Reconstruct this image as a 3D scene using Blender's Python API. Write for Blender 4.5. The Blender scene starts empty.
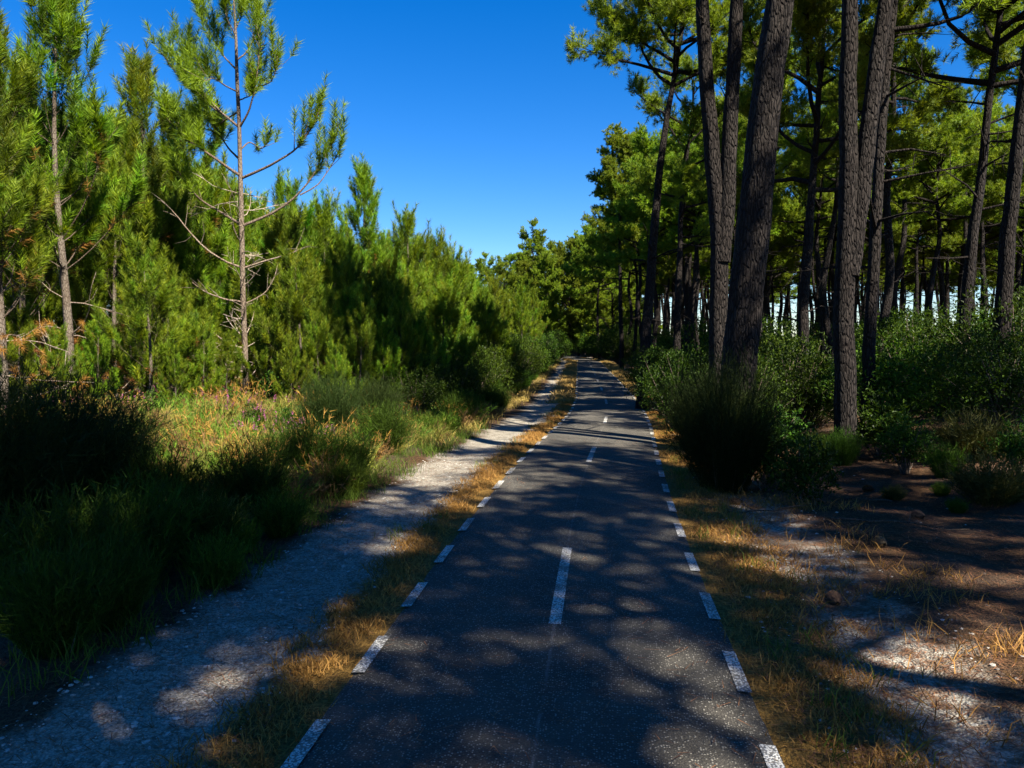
import bpy, math, random
import numpy as np
from math import radians, sin, cos, pi
from mathutils import Matrix, Vector

# ------------------------------------------------------------------ camera, sky, sun, exposure
sc = bpy.context.scene
COL = sc.collection
F = 773.0
YAW, PITCH, CAMZ = 6.48, 3.332, 1.75
cam_d = bpy.data.cameras.new('camera')
cam_d.sensor_width = 36.0
cam_d.lens = F / 1024 * 36.0
cam_d.clip_start = 0.05
cam_d.clip_end = 3000
cam = bpy.data.objects.new('camera', cam_d)
COL.objects.link(cam)
cam.location = (0, 0, CAMZ)
cam.rotation_euler = (radians(90 - PITCH), 0, radians(YAW))
sc.camera = cam

SUN_EL = radians(48)
SUN_DIR = Vector((0.74, -0.67, 0)).normalized()          # horizontal direction towards the sun
w = bpy.data.worlds.new('World')
sc.world = w
w.use_nodes = True
nt = w.node_tree
sky = nt.nodes.new('ShaderNodeTexSky')
sky.sky_type = 'NISHITA'
sky.sun_disc = False
sky.sun_elevation = SUN_EL
sky.sun_rotation = math.atan2(SUN_DIR.x, SUN_DIR.y)
sky.altitude = 0
sky.air_density = 1.0
sky.dust_density = 0.0
sky.ozone_density = 7.0
hs = nt.nodes.new('ShaderNodeHueSaturation')
hs.inputs['Saturation'].default_value = 1.32
hs.inputs['Hue'].default_value = 0.510
nt.links.new(sky.outputs[0], hs.inputs['Color'])
bg = nt.nodes['Background']
bg.inputs['Strength'].default_value = 0.05
nt.links.new(hs.outputs[0], bg.inputs['Color'])

sd = bpy.data.lights.new('sun', 'SUN')
sd.energy = 5.0
sd.angle = radians(0.53)
sd.color = (1.0, 0.92, 0.77)
so = bpy.data.objects.new('sun', sd)
COL.objects.link(so)
sv = Vector((SUN_DIR.x * cos(SUN_EL), SUN_DIR.y * cos(SUN_EL), sin(SUN_EL)))
so.rotation_euler = sv.to_track_quat('Z', 'Y').to_euler()
so.location = (30, -20, 40)

sc.view_settings.view_transform = 'Standard'
sc.view_settings.look = 'None'
sc.view_settings.gamma = 1
sc.view_settings.exposure = 1.9
sc.cycles.max_bounces = 8
sc.cycles.diffuse_bounces = 4
sc.cycles.glossy_bounces = 1
sc.cycles.transmission_bounces = 5
sc.cycles.transparent_max_bounces = 4
sc.cycles.caustics_reflective = False
sc.cycles.caustics_refractive = False
sc.cycles.use_denoising = True

R = np.array(cam.rotation_euler.to_matrix())
RIGHT, UP, FWD = R[:, 0], R[:, 1], -R[:, 2]


def smooth(a, b, x):
    t = np.clip((np.asarray(x, float) - a) / (b - a), 0, 1)
    return t * t * (3 - 2 * t)


# ------------------------------------------------------------------ course of the path and lie of the land
_cy = np.linspace(-40, 220, 1041)
_cx = np.interp(_cy, [-40, 7, 10, 13.4, 17, 21, 26, 34, 50, 69, 85, 105, 140, 220],
                [-.26, -.26, -.19, -.04, .12, .22, .20, -.02, -.45, -1.0, -3.2, -9, -24, -70])
_k = np.hanning(25); _k /= _k.sum()
_cx = np.convolve(np.pad(_cx, 12, mode='edge'), _k, 'valid')


def cx(y):
    return np.interp(y, _cy, _cx)


def gz(x, y):
    x = np.asarray(x, float); y = np.asarray(y, float)
    u = x - cx(y)
    dip = -0.24 * smooth(9, 24, y)
    m = smooth(1.25, 3.2, np.abs(u))
    n = (np.sin(x * 1.7 + y * .6) * np.sin(y * 1.1 - x * .4) * .05 + np.sin(x * .43 + 1.3) * np.sin(y * .37) * .13
         + np.sin(x * 4.1 + y * 2.3) * np.sin(y * 3.7 - x * 1.9) * .02)
    rise = 0.22 * smooth(2.4, 7, u) + 0.20 * smooth(2.6, 6, -u)
    rut = -0.03 * np.exp(-((u - 1.85) / .3) ** 2) - 0.02 * np.exp(-((u + 1.95) / .5) ** 2)
    return dip + m * n + rise + rut


def at(px, Y):
    """ground point at forward distance Y that stands in image column px"""
    k = (px - 512) / F
    X = 0.0
    for _ in range(4):
        z = float(gz(X, Y)) - CAMZ
        a = RIGHT - k * FWD
        X = -(Y * a[1] + z * a[2]) / a[0]
    return np.array([X, Y, float(gz(X, Y))])


def ray(px, py, Y):
    d = RIGHT * (px - 512) / F - UP * (py - 384) / F + FWD
    return np.array([0, 0, CAMZ]) + d * (Y / d[1])


# ------------------------------------------------------------------ mesh buffer
class MB:
    def __init__(s):
        s.v = []; s.t = []; s.q = []; s.c = []; s.n = 0

    def add(s, v, tris=None, quads=None, col=(.5, .5, .5)):
        v = np.asarray(v, float).reshape(-1, 3)
        if tris is not None and len(tris):
            s.t.append(np.asarray(tris, np.int64) + s.n)
        if quads is not None and len(quads):
            s.q.append(np.asarray(quads, np.int64) + s.n)
        c = np.asarray(col, float)
        if c.ndim == 1:
            c = np.tile(c, (len(v), 1))
        s.v.append(v); s.c.append(c); s.n += len(v)

    def mesh(s, name, mat, smooth_quads=True):
        me = bpy.data.meshes.new(name)
        if not s.v:
            return me
        v = np.concatenate(s.v).astype(np.float32)
        c = np.concatenate(s.c)
        t = np.concatenate(s.t) if s.t else np.zeros((0, 3), np.int64)
        q = np.concatenate(s.q) if s.q else np.zeros((0, 4), np.int64)
        me.vertices.add(len(v)); me.vertices.foreach_set('co', v.ravel())
        idx = np.concatenate([t.ravel(), q.ravel()]).astype(np.int32)
        me.loops.add(len(idx)); me.loops.foreach_set('vertex_index', idx)
        tot = np.concatenate([np.full(len(t), 3), np.full(len(q), 4)]).astype(np.int32)
        st = np.concatenate([[0], np.cumsum(tot)[:-1]]).astype(np.int32)
        me.polygons.add(len(tot)); me.polygons.foreach_set('loop_start', st)
        sm = np.concatenate([np.zeros(len(t), bool), np.full(len(q), smooth_quads)])
        me.polygons.foreach_set('use_smooth', sm)
        a = me.attributes.new('Col', 'FLOAT_COLOR', 'POINT')
        a.data.foreach_set('color', np.concatenate([c, np.ones((len(c), 1))], 1).astype(np.float32).ravel())
        me.update(calc_edges=True)
        me.validate()
        me.materials.append(mat)
        return me

    def build(s, name, mat, parent=None, smooth_quads=True):
        o = bpy.data.objects.new(name, s.mesh(name, mat, smooth_quads))
        COL.objects.link(o)
        if parent:
            o.parent = parent
        return o


def norm(a):
    a = np.asarray(a, float)
    return a / np.maximum(np.linalg.norm(a, axis=-1, keepdims=True), 1e-9)


def tube(mb, pts, rad, sides=6, col=(.1, .08, .07), rough=0.0, rng=None):
    pts = np.asarray(pts, float); n = len(pts)
    rad = np.broadcast_to(np.asarray(rad, float), (n,))
    tan = norm(np.gradient(pts, axis=0))
    ref = np.array([1.0, 0, 0]) if abs(tan[0, 0]) < .8 else np.array([0, 1.0, 0])
    a = norm(np.cross(tan, ref)); b = np.cross(tan, a)
    th = np.linspace(0, 2 * pi, sides, endpoint=False)
    rr = rad[:, None] * np.ones((n, sides))
    if rough and rng is not None:
        ridge = rng.normal(0, rough, sides)
        rr = rr * (1 + ridge[None] * .6 + rng.normal(0, rough * .5, (n, sides)))
    v = pts[:, None] + rr[..., None] * (a[:, None] * np.cos(th)[None, :, None] + b[:, None] * np.sin(th)[None, :, None])
    i = np.arange(n - 1)[:, None] * sides; j = np.arange(sides)[None]; j2 = (j + 1) % sides
    q = np.stack([i + j, i + j2, i + sides + j2, i + sides + j], -1).reshape(-1, 4)
    v = v.reshape(-1, 3)
    mb.add(np.concatenate([v, pts[-1:] + tan[-1:] * rad[-1]]), quads=q,
           tris=[[(n - 1) * sides + k, (n - 1) * sides + (k + 1) % sides, n * sides] for k in range(sides)], col=col)


def basis(D, rng):
    r = rng.normal(size=D.shape)
    U = norm(np.cross(D, r)); V = np.cross(D, U)
    return U, V


def needles(mb, B, D, L, K, nl, w, rng, ang=(22, 58), c0=(.05, .09, .015), c1=(.11, .16, .03), cshoot=.5, droop=0.0, tint=None):
    """bottle-brush shoots: K thin needle blades round each shoot axis"""
    B = np.asarray(B, float); D = norm(D); L = np.asarray(L, float); N = len(B)
    U, V = basis(D, rng)
    t = rng.random((N, K)) ** .9
    ph = rng.random((N, K)) * 2 * pi
    al = np.radians(ang[0] + (ang[1] - ang[0]) * (rng.random((N, K)) * .6 + .4 * (1 - t)))
    pos = B[:, None] + D[:, None] * (L[:, None] * t)[..., None]
    rad = U[:, None] * np.cos(ph)[..., None] + V[:, None] * np.sin(ph)[..., None]
    d = D[:, None] * np.cos(al)[..., None] + rad * np.sin(al)[..., None]
    d[..., 2] -= droop
    ln = nl * (.7 + .5 * rng.random((N, K)))
    tip = pos + d * ln[..., None]
    s = norm(np.cross(d, rng.normal(size=d.shape))) * (w / 2)
    v = np.stack([pos - s, pos + s, tip], 2).reshape(-1, 3)
    m = (cshoot * rng.random((N, 1)) + (1 - cshoot) * rng.random((N, K)))[..., None]
    c = np.asarray(c0) * (1 - m) + np.asarray(c1) * m
    if tint is not None:
        c = c * np.asarray(tint).reshape(N, 1, 3)
    c = np.repeat(c.reshape(-1, 3), 3, 0)
    mb.add(v, tris=np.arange(len(v)).reshape(-1, 3), col=c)


def leaves(mb, P, D, ln, wd, rng, c0, c1, fold=.25):
    """small folded leaf blades at P pointing along D"""
    P = np.asarray(P, float); D = norm(D); N = len(P)
    up = norm(np.array([0, 0, 1.0]) + rng.normal(0, .45, (N, 3)))
    S = norm(np.cross(D, up)); Nn = np.cross(S, D)
    l = (ln * (.65 + .6 * rng.random(N)))[:, None]; ww = wd * (.7 + .5 * rng.random(N))[:, None]
    mid = P + D * l * .5
    v = np.stack([P, mid + S * ww * .5 + Nn * ww * fold, P + D * l - Nn * l * .08, mid - S * ww * .5 + Nn * ww * fold], 1).reshape(-1, 3)
    i = np.arange(N)[:, None] * 4
    t = np.concatenate([i + [0, 1, 2], i + [0, 2, 3]])
    m = rng.random((N, 1)) ** 1.4
    c = np.asarray(c0) * (1 - m) + np.asarray(c1) * m
    mb.add(v, tris=t, col=np.repeat(c, 4, 0))


# ------------------------------------------------------------------ materials
def mat_new(name):
    m = bpy.data.materials.new(name); m.use_nodes = True
    return m, m.node_tree, m.node_tree.nodes['Principled BSDF']


def N_(t, typ, **kw):
    n = t.nodes.new(typ)
    for k, v in kw.items():
        if k in n.inputs:
            n.inputs[k].default_value = v
        else:
            setattr(n, k, v)
    return n


def mixc(t, fac, a, b, blend='MIX'):
    n = t.nodes.new('ShaderNodeMix'); n.data_type = 'RGBA'; n.blend_type = blend
    for sock, val in ((n.inputs[0], fac), (n.inputs[6], a), (n.inputs[7], b)):
        if isinstance(val, (int, float)):
            sock.default_value = val
        elif isinstance(val, tuple):
            sock.default_value = (*val, 1)
        else:
            t.links.new(val, sock)
    return n.outputs[2]


def mth(t, op, a, b=None, c=None, clamp=False):
    n = t.nodes.new('ShaderNodeMath'); n.operation = op; n.use_clamp = clamp
    for i, val in enumerate((a, b, c)):
        if val is None:
            continue
        if isinstance(val, (int, float)):
            n.inputs[i].default_value = val
        else:
            t.links.new(val, n.inputs[i])
    return n.outputs[0]


def ramp(t, x, a, b):
    n = t.nodes.new('ShaderNodeMapRange'); n.interpolation_type = 'SMOOTHSTEP'
    n.inputs[1].default_value = a; n.inputs[2].default_value = b
    t.links.new(x, n.inputs[0])
    return n.outputs[0]


def noise(t, vec, scale, detail=4, rough=.55):
    n = t.nodes.new('ShaderNodeTexNoise')
    n.inputs['Scale'].default_value = scale; n.inputs['Detail'].default_value = detail; n.inputs['Roughness'].default_value = rough
    t.links.new(vec, n.inputs['Vector'])
    return n.outputs['Fac']


def foliage_mat(name, rough=.45, trans=.32, var=.22, spec=.4, tcol=(1.25, 1.2, .45)):
    m, t, p = mat_new(name)
    a = N_(t, 'ShaderNodeAttribute', attribute_name='Col')
    oi = N_(t, 'ShaderNodeObjectInfo')
    h = N_(t, 'ShaderNodeHueSaturation')
    t.links.new(a.outputs['Color'], h.inputs['Color'])
    t.links.new(mth(t, 'MULTIPLY_ADD', oi.outputs['Random'], .035, .4825), h.inputs['Hue'])
    t.links.new(mth(t, 'MULTIPLY_ADD', oi.outputs['Random'], var * 2, 1 - var), h.inputs['Value'])
    t.links.new(h.outputs[0], p.inputs['Base Color'])
    p.inputs['Roughness'].default_value = rough
    p.inputs['Specular IOR Level'].default_value = spec
    tr = N_(t, 'ShaderNodeBsdfTranslucent')
    t.links.new(mixc(t, 1.0, h.outputs[0], tcol, 'MULTIPLY'), tr.inputs['Color'])
    mx = N_(t, 'ShaderNodeMixShader'); mx.inputs[0].default_value = trans
    t.links.new(p.outputs[0], mx.inputs[1]); t.links.new(tr.outputs[0], mx.inputs[2])
    t.links.new(mx.outputs[0], t.nodes['Material Output'].inputs[0])
    return m


def bark_mat(name, deep, plate, lichen, sx=9, sz=2.2, bump=.9, dist=.04):
    m, t, p = mat_new(name)
    tc = N_(t, 'ShaderNodeTexCoord')
    mp = N_(t, 'ShaderNodeMapping'); mp.inputs['Scale'].default_value = (sx, sx, sz)
    t.links.new(tc.outputs['Object'], mp.inputs[0])
    nz = N_(t, 'ShaderNodeTexNoise'); nz.inputs['Scale'].default_value = 1.2; nz.inputs['Detail'].default_value = 3
    t.links.new(mp.outputs[0], nz.inputs['Vector'])
    wv = mixc(t, .22, mp.outputs[0], nz.outputs['Color'])
    vo = N_(t, 'ShaderNodeTexVoronoi', feature='DISTANCE_TO_EDGE'); vo.inputs['Scale'].default_value = 1.6
    t.links.new(wv, vo.inputs['Vector'])
    e = ramp(t, vo.outputs['Distance'], .0, .22)
    fine = noise(t, mp.outputs[0], 6, 5)
    big = noise(t, tc.outputs['Object'], 1.4, 3)
    c = mixc(t, e, deep, plate)
    c = mixc(t, mth(t, 'MULTIPLY', ramp(t, fine, .45, .7), .55), c, lichen)
    c = mixc(t, mth(t, 'MULTIPLY', ramp(t, big, .4, .65), .35), c, (deep[0] * 1.5, deep[1] * 1.25, deep[2] * 1.1))
    a = N_(t, 'ShaderNodeAttribute', attribute_name='Col')
    c = mixc(t, 1.0, c, a.outputs['Color'], 'MULTIPLY')
    t.links.new(c, p.inputs['Base Color'])
    p.inputs['Roughness'].default_value = .9
    p.inputs['Specular IOR Level'].default_value = .15
    bp = N_(t, 'ShaderNodeBump', Strength=bump, Distance=dist)
    t.links.new(mth(t, 'MULTIPLY_ADD', fine, .35, e), bp.inputs['Height'])
    t.links.new(bp.outputs[0], p.inputs['Normal'])
    return m


M_PINE_Y = foliage_mat('young_pine_needles', .6, .33, .2, .2)
M_PINE_T = foliage_mat('tall_pine_needles', .6, .38, .2, .2)
M_LEAF = foliage_mat('evergreen_leaves', .5, .32, .3, .14)
M_BROOM = foliage_mat('broom_stems', .7, .28, .25, .12)
M_DRY = foliage_mat('dry_plants', .7, .25, .1, .2, (1.1, 1.0, .7))
M_BARK = bark_mat('old_pine_bark', (.007, .005, .0045), (.025, .020, .018), (.056, .049, .044), 21, 5.5, 1.0, .04)
M_BARK_Y = bark_mat('young_pine_bark', (.05, .038, .028), (.14, .115, .092), (.21, .185, .16), 26, 9, .6, .015)
M_TWIG = bark_mat('shrub_wood', (.05, .035, .025), (.13, .10, .08), (.22, .2, .17), 30, 10, .3, .01)


def ground_mat():
    m, t, p = mat_new('forest_floor')
    geo = N_(t, 'ShaderNodeNewGeometry')
    pos = geo.outputs['Position']
    u0 = N_(t, 'ShaderNodeAttribute', attribute_name='u').outputs['Fac']
    n1 = noise(t, pos, 1.3, 5); n2 = noise(t, pos, 6.5, 5, .6); n3 = noise(t, pos, 38, 5, .65); n4 = noise(t, pos, .35, 3)
    wob = mth(t, 'ADD', mth(t, 'MULTIPLY_ADD', n1, .8, -.4), mth(t, 'MULTIPLY_ADD', n2, .45, -.225))
    u = mth(t, 'ADD', u0, wob)
    vo = N_(t, 'ShaderNodeTexVoronoi'); vo.inputs['Scale'].default_value = 75; t.links.new(pos, vo.inputs['Vector'])
    vo2 = N_(t, 'ShaderNodeTexVoronoi'); vo2.inputs['Scale'].default_value = 95; t.links.new(pos, vo2.inputs['Vector'])
    peb = mixc(t, ramp(t, vo.outputs['Distance'], .25, .6), (.43, .40, .34), (.25, .225, .185))
    peb2 = mixc(t, ramp(t, vo2.outputs['Distance'], .2, .6), (.40, .37, .315), (.23, .21, .17))
    gravel = mixc(t, ramp(t, n2, .42, .6), peb, peb2)
    gravel = mixc(t, mth(t, 'MULTIPLY', ramp(t, n3, .47, .62), .7), gravel, (.085, .066, .047))
    gravel = mixc(t, mth(t, 'MULTIPLY', ramp(t, n2, .5, .66), .45), gravel, (.13, .10, .07))
    sand = mixc(t, ramp(t, n3, .35, .65), (.15, .135, .11), (.42, .395, .34))
    sand = mixc(t, mth(t, 'MULTIPLY', ramp(t, n2, .45, .62), .8), sand, (.16, .095, .055))
    # dead needles: streaky fibres
    mp = N_(t, 'ShaderNodeMapping'); mp.inputs['Scale'].default_value = (14, 70, 20); mp.inputs['Rotation'].default_value = (0, 0, .5)
    t.links.new(pos, mp.inputs[0]); f1 = noise(t, mp.outputs[0], 1, 4, .7)
    mp2 = N_(t, 'ShaderNodeMapping'); mp2.inputs['Scale'].default_value = (70, 14, 20); mp2.inputs['Rotation'].default_value = (0, 0, .35)
    t.links.new(pos, mp2.inputs[0]); f2 = noise(t, mp2.outputs[0], 1, 4, .7)
    fib = mth(t, 'MAXIMUM', f1, f2)
    litter = mixc(t, ramp(t, fib, .45, .75), (.034, .020, .011), (.125, .068, .030))
    litter = mixc(t, mth(t, 'MULTIPLY', ramp(t, n1, .45, .65), .5), litter, (.085, .06, .045))
    straw = mixc(t, ramp(t, fib, .42, .72), (.09, .05, .012), (.32, .185, .048))
    soil = mixc(t, ramp(t, n2, .35, .65), (.035, .026, .018), (.085, .06, .036))
    # zones across the path
    mg = mth(t, 'MULTIPLY', ramp(t, u, -2.45, -2.15), ramp(t, u, -1.28, -1.5))
    ms = mth(t, 'MULTIPLY', ramp(t, u, 1.42, 1.62), ramp(t, u, 2.35, 2.0))
    ms = mth(t, 'MULTIPLY', ms, ramp(t, n4, .36, .5))
    mw = mth(t, 'MULTIPLY', ramp(t, u, -1.7, -1.4), ramp(t, u, 1.75, 1.45))
    c = mixc(t, ramp(t, u, -2.9, -2.55), soil, litter)
    c = mixc(t, mw, c, straw)
    c = mixc(t, ms, c, sand)
    c = mixc(t, mg, c, gravel)
    t.links.new(c, p.inputs['Base Color'])
    p.inputs['Roughness'].default_value = .95
    p.inputs['Specular IOR Level'].default_value = .12
    hgt = mth(t, 'ADD', mth(t, 'MULTIPLY', fib, .5), mth(t, 'ADD', n3, mth(t, 'MULTIPLY', vo.outputs['Distance'], -.6)))
    bp = N_(t, 'ShaderNodeBump', Strength=.8, Distance=.03)
    t.links.new(hgt, bp.inputs['Height']); t.links.new(bp.outputs[0], p.inputs['Normal'])
    return m


def asphalt_nodes(m, t, p):
    geo = N_(t, 'ShaderNodeNewGeometry'); pos = geo.outputs['Position']
    u = N_(t, 'ShaderNodeAttribute', attribute_name='u').outputs['Fac']
    v1 = N_(t, 'ShaderNodeTexVoronoi'); v1.inputs['Scale'].default_value = 85; t.links.new(pos, v1.inputs['Vector'])
    v2 = N_(t, 'ShaderNodeTexVoronoi'); v2.inputs['Scale'].default_value = 190; t.links.new(pos, v2.inputs['Vector'])
    n1 = noise(t, pos, 1.1, 4); n2 = noise(t, pos, 9, 5); n3 = noise(t, pos, 60, 4)
    sx = N_(t, 'ShaderNodeSeparateColor'); t.links.new(v1.outputs['Color'], sx.inputs[0])
    sx2 = N_(t, 'ShaderNodeSeparateColor'); t.links.new(v2.outputs['Color'], sx2.inputs[0])
    stone = mth(t, 'MULTIPLY', ramp(t, v1.outputs['Distance'], .5, .25), ramp(t, sx.outputs[0], .55, .8))
    stone2 = mth(t, 'MULTIPLY', ramp(t, v2.outputs['Distance'], .5, .25), ramp(t, sx2.outputs[1], .4, .8))
    base = mixc(t, ramp(t, n2, .3, .7), (.026, .0235, .0195), (.041, .037, .031))
    base = mixc(t, mth(t, 'MULTIPLY', ramp(t, n1, .42, .6), .65), base, (.060, .054, .044))
    base = mixc(t, mth(t, 'MULTIPLY', ramp(t, noise(t, pos, 2.7, 5, .7), .52, .68), .6), base, (.019, .0172, .0148))
    c = mixc(t, mth(t, 'MULTIPLY', stone2, .55), base, (.13, .12, .10))
    c = mixc(t, mth(t, 'MULTIPLY', stone, .75), c, (.30, .28, .235))
    # the paving joint along the middle
    j = mth(t, 'ABSOLUTE', mth(t, 'ADD', u, mth(t, 'MULTIPLY_ADD', n2, .03, -.015)))
    jm = mth(t, 'MULTIPLY', ramp(t, j, .012, .004), ramp(t, n2, .38, .6))
    c = mixc(t, mth(t, 'MULTIPLY', jm, .35), c, (.20, .19, .18))
    # dust along the margins
    au = mth(t, 'ADD', mth(t, 'ABSOLUTE', u), mth(t, 'MULTIPLY_ADD', n2, .2, -.1))
    c = mixc(t, mth(t, 'MULTIPLY', ramp(t, au, .98, 1.14), .55), c, (.13, .105, .075))
    hgt = mth(t, 'ADD', mth(t, 'MULTIPLY', stone, .8), mth(t, 'ADD', mth(t, 'MULTIPLY', v1.outputs['Distance'], -.8), n3))
    bp = N_(t, 'ShaderNodeBump', Strength=.55, Distance=.012)
    t.links.new(hgt, bp.inputs['Height'])
    return c, bp, n2, n3, v1, stone


def road_mat():
    m, t, p = mat_new('worn_asphalt')
    c, bp, *_ = asphalt_nodes(m, t, p)
    t.links.new(c, p.inputs['Base Color']); t.links.new(bp.outputs[0], p.inputs['Normal'])
    p.inputs['Roughness'].default_value = .82; p.inputs['Specular IOR Level'].default_value = .3
    return m


def paint_mat():
    m, t, p = mat_new('worn_road_paint')
    c, bp, n2, n3, v1, stone = asphalt_nodes(m, t, p)
    wear = mth(t, 'ADD', mth(t, 'MULTIPLY', n3, .6), mth(t, 'MULTIPLY', n2, .5))
    wear = mth(t, 'ADD', wear, mth(t, 'MULTIPLY_ADD', noise(t, N_(t, 'ShaderNodeNewGeometry').outputs['Position'], 2.3, 3), .5, -.25))
    k = ramp(t, wear, .50, .63)
    pit = mth(t, 'MULTIPLY', ramp(t, v1.outputs['Distance'], .42, .62), .8)
    k = mth(t, 'MAXIMUM', mth(t, 'MULTIPLY', k, .9), pit)
    c2 = mixc(t, k, (.60, .59, .55), c)
    t.links.new(c2, p.inputs['Base Color']); t.links.new(bp.outputs[0], p.inputs['Normal'])
    p.inputs['Roughness'].default_value = .7
    return m


M_GROUND, M_ROAD, M_PAINT = ground_mat(), road_mat(), paint_mat()


def stone_mat():
    m, t, p = mat_new('pale_stone')
    a = N_(t, 'ShaderNodeAttribute', attribute_name='Col')
    geo = N_(t, 'ShaderNodeNewGeometry')
    n = noise(t, geo.outputs['Position'], 60, 4)
    c = mixc(t, mth(t, 'MULTIPLY', ramp(t, n, .45, .7), .45), a.outputs['Color'], (.12, .10, .08))
    t.links.new(c, p.inputs['Base Color']); p.inputs['Roughness'].default_value = .9
    return m


M_STONE = stone_mat()

# ------------------------------------------------------------------ the setting: forest floor, road, painted lines


def tag(o, label=None, cat=None, group=None, kind=None):
    if label: o['label'] = label
    if cat: o['category'] = cat
    if group: o['group'] = group
    if kind: o['kind'] = kind
    return o


def set_u(me):
    n = len(me.vertices)
    co = np.zeros(n * 3, np.float32); me.vertices.foreach_get('co', co); co = co.reshape(-1, 3)
    a = me.attributes.new('u', 'FLOAT', 'POINT')
    a.data.foreach_set('value', (co[:, 0] - cx(co[:, 1])).astype(np.float32))


def grid(mb, X, Y, Z):
    ny, nx = X.shape
    v = np.stack([X, Y, Z], -1).reshape(-1, 3)
    i = np.arange(ny - 1)[:, None] * nx + np.arange(nx - 1)[None]
    mb.add(v, quads=np.stack([i, i + 1, i + nx + 1, i + nx], -1).reshape(-1, 4))


xs = np.concatenate([[-900, -500, -250, -120, -70, -45], np.arange(-30, -8, 1.0), np.arange(-8, 8, .16), np.arange(8, 30, 1.0), [30, 45, 70, 120, 250, 500, 900]])
ys = np.concatenate([[-300, -120, -60, -30], np.arange(-20, 0, 1.0), np.arange(0, 14, .16), np.arange(14, 30, .4), np.arange(30, 110, 1.5), [110, 130, 170, 250, 400, 700, 1200, 2000]])
X, Y = np.meshgrid(xs, ys)
b = MB(); grid(b, X, Y, gz(X, Y))
ground = b.build('ground', M_GROUND); set_u(ground.data)
tag(ground, 'sandy forest floor with needle litter, dry grass and a pale gravel strip', 'ground', kind='structure')

rng = np.random.default_rng(5)
yr = np.concatenate([np.arange(-25, 30, .25), np.arange(30, 140, 1.0)])
us = np.linspace(-1.10, 1.12, 13)
Y, U = np.meshgrid(yr, us, indexing='ij')
U = U.copy()
U[:, 0] += np.convolve(rng.normal(0, .035, len(yr)), [.3, .4, .3], 'same'); U[:, -1] += np.convolve(rng.normal(0, .035, len(yr)), [.3, .4, .3], 'same')
Xr = U + cx(Y)
Z = gz(Xr, Y) * 0 + gz(cx(Y), Y) + .028 - .02 * (np.abs(U) / 1.1) ** 4
Z[:, 0] -= .03; Z[:, -1] -= .03
b = MB(); grid(b, Xr, Y, Z)
road = b.build('road', M_ROAD); set_u(road.data)
tag(road, 'narrow straight asphalt cycle path dappled with tree shadow', 'path', kind='structure')


def road_z(u, y):
    return gz(cx(y), y) + .028 - .02 * (abs(u) / 1.1) ** 4 + .004


def dashes(name, u, spans, wd, label):
    b = MB()
    for y0, y1 in spans:
        n = max(2, int((y1 - y0) / .25) + 1)
        yy = np.linspace(y0, y1, n)
        Yg, Ug = np.meshgrid(yy, np.array([u - wd / 2, u + wd / 2]), indexing='ij')
        grid(b, Ug + cx(Yg), Yg, road_z(Ug, Yg))
    o = b.build(name, M_PAINT, road); set_u(o.data)
    o['label'] = label
    return o


edge = [(k + .06 - .25, k + .06 + .25) for k in range(-6, 75)]
dashes('edge_line', -.98, edge, .07, 'white dashed edge line on the left of the path')
dashes('edge_line', .98, edge, .07, 'white dashed edge line on the right of the path')
dashes('centre_line', 0, [(4.58 + 6.3 * k, 6.3 + 6.3 * k) for k in range(-2, 11)], .075, 'long white dashes down the middle of the path')


# ------------------------------------------------------------------ plant builders (each returns (wood MB, crown MB, ...))
G0, G1 = (.034, .085, .005), (.225, .315, .012)


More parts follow.
